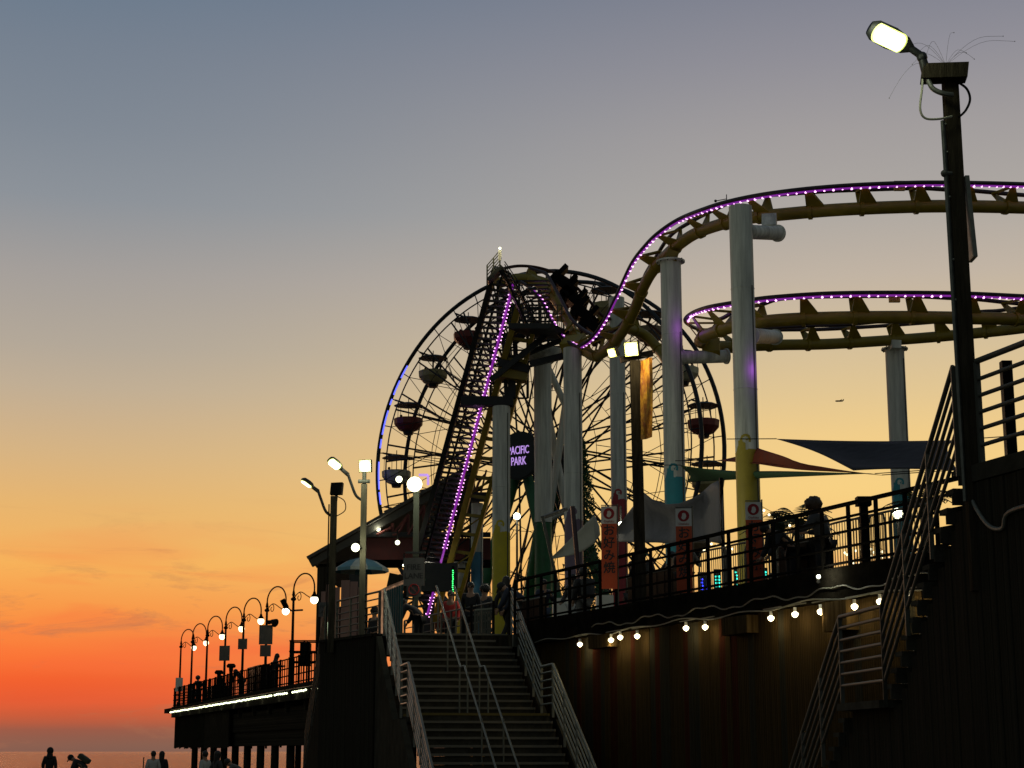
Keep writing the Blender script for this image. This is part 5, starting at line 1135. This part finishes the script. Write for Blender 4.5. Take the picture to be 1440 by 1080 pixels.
# ================================================================== PEOPLE
def skin_mesh(name, joints, edges, rad, sub=1):
    me = bpy.data.meshes.new(name); keys = list(joints); idx = {k: i for i, k in enumerate(keys)}
    me.from_pydata([tuple(joints[k]) for k in keys], [(idx[a], idx[b]) for a, b in edges], []); o = bpy.data.objects.new(name, me); C.objects.link(o)
    md = o.modifiers.new('Skin', 'SKIN'); md.use_smooth_shade = True; sk = me.skin_vertices[0].data
    for k in keys: r = rad[k]; sk[idx[k]].radius = (r, r) if not isinstance(r, tuple) else r
    sk[0].use_root = True
    ms = o.modifiers.new('Sub', 'SUBSURF'); ms.levels = sub; ms.render_levels = sub
    dg = bpy.context.evaluated_depsgraph_get(); dg.update(); out = bpy.data.meshes.new_from_object(o.evaluated_get(dg)); bpy.data.objects.remove(o)
    return out
POSE = {}
BASE = dict(pel=(0, 0, .95), spi=(0, .0, 1.12), che=(0, .01, 1.32), nec=(0, .0, 1.47), hd0=(0, .02, 1.56), hd1=(0, .025, 1.64), hd2=(0, .015, 1.70),
            hl=(-.09, 0, .90), kl=(-.10, .02, .50), al=(-.10, -.02, .09), tl=(-.11, .15, .04), hr=(.09, 0, .90), kr=(.10, .02, .50), ar=(.10, -.02, .09), tr=(.11, .15, .04),
            sl=(-.17, 0, 1.41), el=(-.23, -.03, 1.15), wl=(-.22, .07, .92), pl=(-.21, .1, .84), sr=(.17, 0, 1.41), er=(.23, -.03, 1.15), wr=(.22, .07, .92), pr=(.21, .1, .84))
RAD = dict(pel=(.15, .11), spi=(.13, .095), che=(.15, .11), nec=.055, hd0=.075, hd1=.10, hd2=.075, hl=.085, kl=.055, al=.04, tl=.03, hr=.085, kr=.055, ar=.04, tr=.03, sl=.06, el=.042, wl=.028, pl=(.04, .025), sr=.06, er=.042, wr=.028, pr=(.04, .025))
EDG = [('pel', 'spi'), ('spi', 'che'), ('che', 'nec'), ('nec', 'hd0'), ('hd0', 'hd1'), ('hd1', 'hd2'), ('pel', 'hl'), ('hl', 'kl'), ('kl', 'al'), ('al', 'tl'), ('pel', 'hr'), ('hr', 'kr'), ('kr', 'ar'), ('ar', 'tr'), ('che', 'sl'), ('sl', 'el'), ('el', 'wl'), ('wl', 'pl'), ('che', 'sr'), ('sr', 'er'), ('er', 'wr'), ('wr', 'pr')]
POSES = dict(stand={}, lean=dict(el=(-.27, .12, 1.18), wl=(-.2, .35, 1.16), pl=(-.17, .43, 1.16), er=(.27, .12, 1.18), wr=(.2, .35, 1.16), pr=(.17, .43, 1.16), che=(0, .06, 1.31), nec=(0, .09, 1.45), hd0=(0, .13, 1.53), hd1=(0, .15, 1.61), hd2=(0, .15, 1.67), sl=(-.17, .06, 1.40), sr=(.17, .06, 1.40)),
             walk=dict(kl=(-.1, .18, .53), al=(-.1, .22, .1), tl=(-.1, .38, .05), kr=(.1, -.05, .5), ar=(.1, -.28, .16), tr=(.1, -.2, .04), el=(-.25, -.12, 1.17), wl=(-.24, -.15, .93), pl=(-.24, -.12, .85), er=(.25, .05, 1.16), wr=(.22, .25, 1.0), pr=(.21, .32, .98)),
             phone=dict(er=(.24, .08, 1.16), wr=(.1, .28, 1.32), pr=(.07, .3, 1.38), el=(-.26, .06, 1.17), wl=(-.12, .27, 1.28), pl=(-.08, .3, 1.34)),
             bend=dict(spi=(0, .08, 1.08), che=(0, .26, 1.2), nec=(0, .38, 1.27), hd0=(0, .46, 1.30), hd1=(0, .53, 1.34), hd2=(0, .58, 1.38), sl=(-.17, .33, 1.24), sr=(.17, .33, 1.24), el=(-.22, .42, .98), wl=(-.18, .55, .8), pl=(-.17, .6, .73), er=(.22, .42, .98), wr=(.18, .55, .8), pr=(.17, .6, .73)),
             sit=dict(pel=(0, 0, .52), hl=(-.09, 0, .5), hr=(.09, 0, .5), kl=(-.12, .42, .5), kr=(.12, .42, .5), al=(-.12, .42, .1), ar=(.12, .42, .1), tl=(-.12, .57, .05), tr=(.12, .57, .05), spi=(0, -.02, .7), che=(0, 0, .9), nec=(0, .02, 1.05), hd0=(0, .04, 1.14), hd1=(0, .05, 1.22), hd2=(0, .04, 1.28), sl=(-.17, 0, .99), sr=(.17, 0, .99), el=(-.24, .06, .75), er=(.24, .06, .75), wl=(-.16, .28, .68), wr=(.16, .28, .68), pl=(-.13, .35, .66), pr=(.13, .35, .66)))
def join_mesh(me, mb):
    bm = bmesh.new(); bm.from_mesh(me)
    vs = [bm.verts.new(v) for v in mb.v]
    for f in mb.f:
        fc = bm.faces.new([vs[i] for i in f]); fc.smooth = True
    bm.to_mesh(me); bm.free()
M_skin = mat('skin', (.30, .17, .11), .6, var=.1); M_shoe = mat('shoe', (.03, .03, .03), .6)
HAIR = [mat('hair_dark', (.012, .010, .009), .6), mat('hair_brown', (.05, .028, .015), .6)]
CL = {k: mat('cloth_' + k, c, .85, var=.2, scale=6, bump=.3) for k, c in dict(black=(.012, .012, .014), charcoal=(.035, .036, .04), navy=(.015, .022, .045), grey=(.13, .13, .13), white=(.42, .42, .40), red=(.45, .03, .025), brown=(.06, .04, .025), olive=(.06, .06, .035), denim=(.04, .06, .10)).items()}
PC = {}
def pose_meshes(ps):
    if ps in PC: return PC[ps]
    J = dict(BASE); J.update(POSES[ps]); R = dict(RAD); body = skin_mesh('body', J, EDG, R, 1)
    for s_ in ('l', 'r'):       # five fingers rooted in the palm
        w_ = V(J['w' + s_]); p_ = V(J['p' + s_]); d = (p_ - w_).normalized(); sd = d.cross(V((1, 0, 0))).normalized() if abs(d.x) < .9 else V((0, 1, 0)); cu = d.cross(sd)
        for k, (off, ln) in enumerate(((-.03, .070), (-.010, .082), (.010, .078), (.028, .06))):
            a = p_ + sd * off - d * .01; b_ = a + d * (ln * .55); c = b_ + (d + cu * .6 * (1 if s_ == 'l' else -1)).normalized() * ln * .5; b = MB(); b.tube([a, b_, c], [.010, .0095, .007], 6); join_mesh(body, b)
        a = w_.lerp(p_, .5) - sd * .03; b = MB(); b.tube([a, a + (d - sd * .8).normalized() * .04, a + (d * 1.2 - sd * .5).normalized() * .075], [.012, .011, .008], 6); join_mesh(body, b)
    h = V(J['hd1']); n_ = V(J['nec']); up = (V(J['hd2']) - V(J['hd0'])).normalized(); fw = V((0, 1, 0)); fw = (fw - up * fw.dot(up)).normalized(); sx = V((1, 0, 0)); b = MB()
    b.sph(h + fw * .098 - up * .015, .017, 6, 5, (.8, 1, 1.3)); b.sph(h + sx * .083, .024, 6, 5, (.4, .8, 1.2)); b.sph(h - sx * .083, .024, 6, 5, (.4, .8, 1.2)); b.sph(h + fw * .078 - up * .055, .02, 6, 4, (1.3, .6, .5)); b.sph(h + fw * .08 + up * .012 + sx * .03, .011, 6, 4); b.sph(h + fw * .08 + up * .012 - sx * .03, .011, 6, 4); join_mesh(body, b)
    def sub(keys, grow, edges=None):
        ks = [k for k in J if k in keys]; e = [x for x in EDG if x[0] in keys and x[1] in keys]
        return skin_mesh('cloth', {k: J[k] for k in ks}, e, {k: (tuple(a + grow for a in RAD[k]) if isinstance(RAD[k], tuple) else RAD[k] + grow) for k in ks}, 1)
    top_ = sub(('pel', 'spi', 'che', 'sl', 'el', 'wl', 'sr', 'er', 'wr'), .028); leg = sub(('pel', 'hl', 'kl', 'al', 'hr', 'kr', 'ar'), .017)
    b = MB(); 
    for s_ in ('l', 'r'):
        a = V(J['a' + s_]); t_ = V(J['t' + s_]); b.tube([a + V((0, -.05, -.04)), a.lerp(t_, .3) + V((0, 0, -.02)), a.lerp(t_, .8), t_ + (t_ - a).normalized() * .04], [.045, .055, .045, .03], 8)
    sh = bpy.data.meshes.new('shoe'); sh.from_pydata([tuple(v) for v in b.v], [], b.f)
    hr = {}
    b = MB(); b.sph(h + up * .022 - fw * .018, .108, 12, 9, (.93, 1.02, 1.02)); hr['short'] = b
    b2 = MB(); b2.sph(h + up * .02 - fw * .02, .112, 12, 9, (.97, 1.02, 1.05)); b2.tube([h - fw * .03, h - fw * .05 - up * .15, h - fw * .07 - up * .30, h - fw * .07 - up * .38], [.11, .10, .08, .04], 10); hr['long'] = b2
    b3 = MB(); b3.sph(h + up * .04 - fw * .02, .14, 12, 9, (1.05, 1.0, .95)); 
    for i in range(30):
        a = random.uniform(0, 2 * PI); e = random.uniform(-.2, 1.3); b3.sph(h + up * .04 - fw * .02 + V((.12 * math.cos(a) * math.cos(e), .12 * math.sin(a) * math.cos(e), .12 * math.sin(e))), .035, 5, 4)
    hr['curly'] = b3
    b4 = MB(); b4.sph(h + up * .02 - fw * .02, .125, 12, 9, (1, 1.05, 1.08)); b4.tube([h - up * .07 - fw * .02, n_ + V((0, -.02, .03)), n_ + V((0, -.03, -.06))], [.1, .11, .13], 10); hr['hood'] = b4
    b5 = MB(); b5.sph(h + up * .03 - fw * .005, .108, 12, 9, (1, 1.02, .95)); b5.add([h + up * .05 + fw * .09 - sx * .08, h + up * .05 + fw * .09 + sx * .08, h + up * .035 + fw * .19 + sx * .05, h + up * .035 + fw * .19 - sx * .05], [(0, 1, 2, 3)]); b5.v = b5.v; hr['cap'] = b5
    PC[ps] = (body, top_, leg, sh, hr); return PC[ps]
def recol(me, m):
    c = me.copy(); c.materials.clear(); c.materials.append(m)
    for p_ in c.polygons: p_.use_smooth = True
    return c
def person(loc, rz, ps, topc, legc, hair, label, hc=0, sc=1.0, pack=None, bulk=1.0):
    body, top_, leg, sh, hr = pose_meshes(ps); r = thing('person', (0, 0, 0), label, 'person')
    I = Matrix(); inst('body', recol(body, M_skin), I, r); inst('jacket', recol(top_, CL[topc]), I, r); inst('trousers', recol(leg, CL[legc]), I, r); inst('shoes', recol(sh, M_shoe), I, r)
    hm = CL[topc] if hair == 'hood' else (CL['black'] if hair == 'cap' else HAIR[hc]); hr[hair].build({'hood': 'hood', 'cap': 'cap'}.get(hair, 'hair'), hm, r, smooth=True)
    if pack:
        b = MB(); J = dict(BASE); J.update(POSES[ps]); c = V(J['che']); s_ = V(J['spi']); ax = (c - s_).normalized(); bk = V((0, -1, 0)); bk = (bk - ax * bk.dot(ax)).normalized(); m_ = c.lerp(s_, .4) + bk * .2
        b.frame_box(m_, V((.15, 0, 0)), bk * .09, ax * .22); o = b.build('backpack', CL[pack], r); md = o.modifiers.new('b', 'BEVEL'); md.width = .05; md.segments = 3
    r.matrix_basis = Matrix.Translation(V(loc)) @ Matrix.Rotation(rz, 4, 'Z') @ Matrix.Diagonal((sc * bulk, sc * bulk, sc, 1)); return r
# on the beach
def ground(px, Y, top_py, h=1.74):     # scale so that the head top is where the photo has it, feet on the sand
    p = P(px, top_py, Y); z0 = -.022 * (Y - 60) if Y > 60 else 0; return V((p.x, Y, z0)), (p.z - z0) / h
for (px, Y, ty, ps, tcl, lcl, hair, rz, lb, kw, h) in (
    (71, 68, 1049, 'stand', 'black', 'black', 'hood', 0, 'hooded person in a dark jacket standing alone on the beach at far left', {}, 1.80),
    (122, 62, 1061, 'bend', 'charcoal', 'black', 'cap', 1.5, 'person in a cap with a backpack bending forward on the beach', dict(pack='olive'), 1.46),
    (216, 58, 1056, 'stand', 'white', 'denim', 'short', .2, 'person in a white shirt on the beach, left of the long haired one', {}, 1.76),
    (228, 59, 1056.5, 'stand', 'black', 'black', 'long', -.2, 'long haired person in black beside the white shirt on the beach', {}, 1.76),
    (289, 52, 1056, 'stand', 'white', 'denim', 'short', 1.0, 'person in a pale top standing in front of the pilings', {}, 1.76),
    (306, 51, 1056, 'walk', 'charcoal', 'black', 'long', -1.0, 'person in dark clothes walking in front of the pilings', {}, 1.76),
    (344, 50, 1067, 'bend', 'grey', 'black', 'short', 1.4, 'person bending down under the pier beside the dark wall', {}, 1.46)):
    loc, sc = ground(px, Y, ty, h); person(loc, rz, ps, tcl, lcl, hair, lb, sc=max(.8, min(1.06, sc)), **kw)
o = P(202, 1070, 60); b = MB(); b.tube([o - V((0, 0, .6)), o + V((0, 0, .12))], .02, 5); tag(b.build('beach_pole', M_black), 'short thin dark stick upright in the sand left of the white shirt', 'pole')
# on the far pier
def far_s(px, off, z=5.0):
    lo, hi = -30., 80.
    for _ in range(50):
        s = (lo + hi) / 2; p = far(s, off, z); dep = p.y * math.cos(TH) + (z - CAMZ) * math.sin(TH)
        if 720 + FPX * p.x / dep > px: lo = s
        else: hi = s
    return s
for (px, off, ps, tcl, lcl, hair, rz, lb) in ((385, .8, 'lean', 'charcoal', 'black', 'long', -1.2, 'long haired person standing behind the far railing between the two nearest lamps'), (262, 1.0, 'sit', 'black', 'black', 'short', 0, 'seated person beside the outermost lamp on the far pier'), (279, 1.0, 'lean', 'black', 'black', 'curly', .6, 'person leaning near the third lamp on the far pier'),
                                              (340, 1.0, 'bend', 'black', 'charcoal', 'hood', .8, 'stooped person behind the far railing at the fifth lamp'), (312, 1.2, 'sit', 'charcoal', 'black', 'cap', .5, 'seated person with a cap behind the far railing at the fourth lamp'), (368, 1.2, 'bend', 'black', 'black', 'short', -.9, 'bulky stooping person left of the lamp with two signs')):
    s = min(far_s(px, off), FE - .8); person(far(s, off, DZ), rz, ps, tcl, lcl, hair, lb)
for (px0, px1, h, lb) in ((350, 366, 1.25, 'dark covered trash bin block on the far pier behind the railing'), (292, 299, .8, 'low dark bench block on the far pier behind the railing')):
    s0 = far_s(px0, .5); s1_ = far_s(px1, .5); b = MB(); fbox(b, s1_, s0, DZ, DZ + h, .5, 1.3); fbox(b, s1_ - .05, s0 + .05, DZ + h, DZ + h + .06, .45, 1.35); tag(b.build('bin_enclosure', M_black), lb, 'bin')
# on the near deck
HD = math.atan2(ND.y, ND.x)
for (px, top_py, ins, ps, tcl, lcl, hair, rz, lb, kw) in (
    (1156, 708, .9, 'lean', 'charcoal', 'black', 'curly', 1.0, 'large person in a dark jacket leaning by the near railing, right of the palms', dict(hc=1, bulk=1.2)),
    (1112, 745, 1.1, 'bend', 'black', 'black', 'short', 1.8, 'stooping person in black left of the large standing person', {}),
    (820, 806, 2.0, 'stand', 'black', 'grey', 'short', .5, 'broad person in a black jacket standing behind the near railing below the small sail', dict(pack='charcoal', bulk=1.15)),
    (806, 808, 2.4, 'walk', 'charcoal', 'white', 'long', 2.6, 'person with pale trousers walking beside the broad person in black', {}),
    (764, 815, 2.2, 'phone', 'navy', 'denim', 'short', 3.5, 'thin person in navy looking at a phone near the stair top', {}),
    (735, 818, 1.6, 'bend', 'navy', 'black', 'cap', 1.2, 'person in dark blue bending at the railing above the stair railing', {}),
    (906, 787, 1.4, 'lean', 'black', 'black', 'curly', .3, 'person in black behind the railing beside the amber lamp pole', {}),
    (889, 792, 2.4, 'stand', 'brown', 'black', 'short', 2.0, 'person in brown standing left of the amber lamp pole', {}),
    (961, 768, 1.3, 'lean', 'charcoal', 'black', 'cap', -.6, 'person in a cap leaning under the middle orange banner', {}),
    (945, 775, 2.6, 'phone', 'black', 'charcoal', 'short', 2.8, 'person in black just left of the middle orange banner', {}),
    (1100, 770, 2.2, 'sit', 'olive', 'black', 'hood', 2.0, 'seated hooded person right of the ochre column', {})):
    s = on_near(px, 5.2); p = near2(s, ins, DZ)
    for _ in range(6):
        dep = p.y * math.cos(TH) + (5.5 - CAMZ) * math.sin(TH); dx = (px - 720) / FPX * dep - p.x; p += V((ND.x, ND.y, 0)) * (dx / (abs(ND.x) + .15)) * .8
    zt = P(px, top_py, p.y).z; sc = (zt - DZ) / {'bend': 1.45, 'sit': 1.33, 'lean': 1.74}.get(ps, 1.77)
    sc = max(.92, min(1.06, sc)); person(p, rz, ps, tcl, lcl, hair, lb, sc=sc, **kw)
for (px, Y, ps, tcl, hair, rz, lb) in ((662, 45.5, 'stand', 'black', 'short', 3.0, 'person in black behind the queue railing at the blue column'), (682, 46.5, 'stand', 'charcoal', 'curly', 2.6, 'curly haired person between the blue and yellow columns'), (634, 48, 'stand', 'red', 'short', 2.9, 'person in dull red behind the queue railing'), (712, 44, 'walk', 'black', 'long', -.8, 'long haired person at the foot of the yellow column'),
                                       (527, 54, 'stand', 'black', 'curly', 2.5, 'curly haired person beside the parasol'), (531, 58, 'phone', 'white', 'short', 2.2, 'person in white behind the teal booth'), (535, 56, 'stand', 'red', 'short', -1.8, 'person in a bright red jacket above the teal booth'), (845, 49, 'stand', 'brown', 'cap', 1, 'person in brown below the leftmost orange banner'), (590, 47, 'bend', 'charcoal', 'short', 1.0, 'person bending behind the queue railing by the booth')):
    p = PX(px, Y, 5.6); p.z = DZ; person(p, rz, ps, tcl, 'black', hair, lb, sc=.98)
# raised floor under the three people above the booth
# passengers in the gondolas
k = 0
for i, p in gps:
    if i in (0, 1, 2, 14, 19):
        for d_ in (-1, 1):
            if i in (1, 2) and d_ > 0: continue
            q = p + WU * (.7 * d_) + V((0, 0, -2.0)); nm = {0: 'olive', 1: 'red', 2: 'cream', 14: 'cream right hand', 19: 'upper red'}[i]
            person(q, WU.xy.angle_signed(V((1, 0))) + (PI / 2 if d_ > 0 else -PI / 2), 'sit', 'black', 'black', 'short', f'passenger in the {nm} gondola, ' + ('left seat' if d_ < 0 else 'right seat'), sc=.95); k += 1
for (px0, px1, ins, lb) in ((1098, 1174, 1.25, 'dark slatted cover panel in front of the large standing person behind the near railing'), (884, 964, 1.2, 'dark slatted cover panel behind the near railing beside the amber lamp pole'), (735, 768, 1.4, 'dark slatted cover panel behind the near railing above the stair rail')):
    pa_ = near_px(px0, ins, DZ); pc_ = near_px(px1, ins, DZ); r = thing('covered_barrier', pa_, lb, 'barrier', 'covered barriers behind the near railing'); L2 = pc_ - pa_; n = max(6, int(L2.length / .16))
    for i in range(n): q = pa_ + L2 * ((i + .5) / n); bar('slat', q + V((0, 0, .08)), q + V((0, 0, .98)), L2.length / n - .012, .02 + .012 * (i % 2), M_black, r, up=nrm)
    strut('top_tube', pa_ + V((0, 0, 1.0)), pc_ + V((0, 0, 1.0)), .02, M_galvd, r)
# pale counter boxes behind the near railing
for (px0, px1, y0, Y, lb) in ((777, 802, 842, 45, 'white low counter behind the railing left of the broad person'), (838, 862, 838, 44, 'white low counter behind the railing right of the broad person')):
    a = P(px0, y0, Y); c = P(px1, y0 - 3, Y); b = MB(); b.box(((a.x + c.x) / 2, Y, (DZ + a.z) / 2), (c.x - a.x, .5, a.z - DZ)); tag(b.build('counter', M_white), lb, 'counter', 'white counters on the deck')
# plane far away and gulls
p = P(1180, 564, 2600); r = thing('airplane', p, 'tiny airliner silhouette low in the sky between the columns', 'airplane'); b = MB(); b.tube([p + V((-6, 0, 0)), p + V((-4, 0, 0)), p + V((5, 0, .2)), p + V((7, 0, .9))], [.5, 1.2, 1.1, .3], 8); b.build('fuselage', M_black, r)
b = MB(); b.add([p + V((-1, 0, 0)), p + V((1.5, 0, 0)), p + V((3.5, -9, .8)), p + V((2.6, -9, .8))], [(0, 1, 2, 3)]); b.add([p + V((-1, 0, 0)), p + V((1.5, 0, 0)), p + V((3.5, 9, .8)), p + V((2.6, 9, .8))], [(0, 1, 2, 3)]); b.add([p + V((5, 0, .5)), p + V((7, 0, .6)), p + V((7.6, 0, 3.2)), p + V((6.8, 0, 3.2))], [(0, 1, 2, 3)]); o = b.build('wing', M_black, r); md = o.modifiers.new('t', 'SOLIDIFY'); md.thickness = .25

# the last glow of the sun that has set
sd = bpy.data.lights.new('sun', 'SUN'); sd.energy = .25; sd.angle = math.radians(12); sd.color = (1, .55, .3)
so = bpy.data.objects.new('sun', sd); C.objects.link(so)
dirv = V((math.sin(SUN_AZ), math.cos(SUN_AZ), math.tan(math.radians(1.5)))); so.rotation_euler = dirv.to_track_quat('Z', 'Y').to_euler()
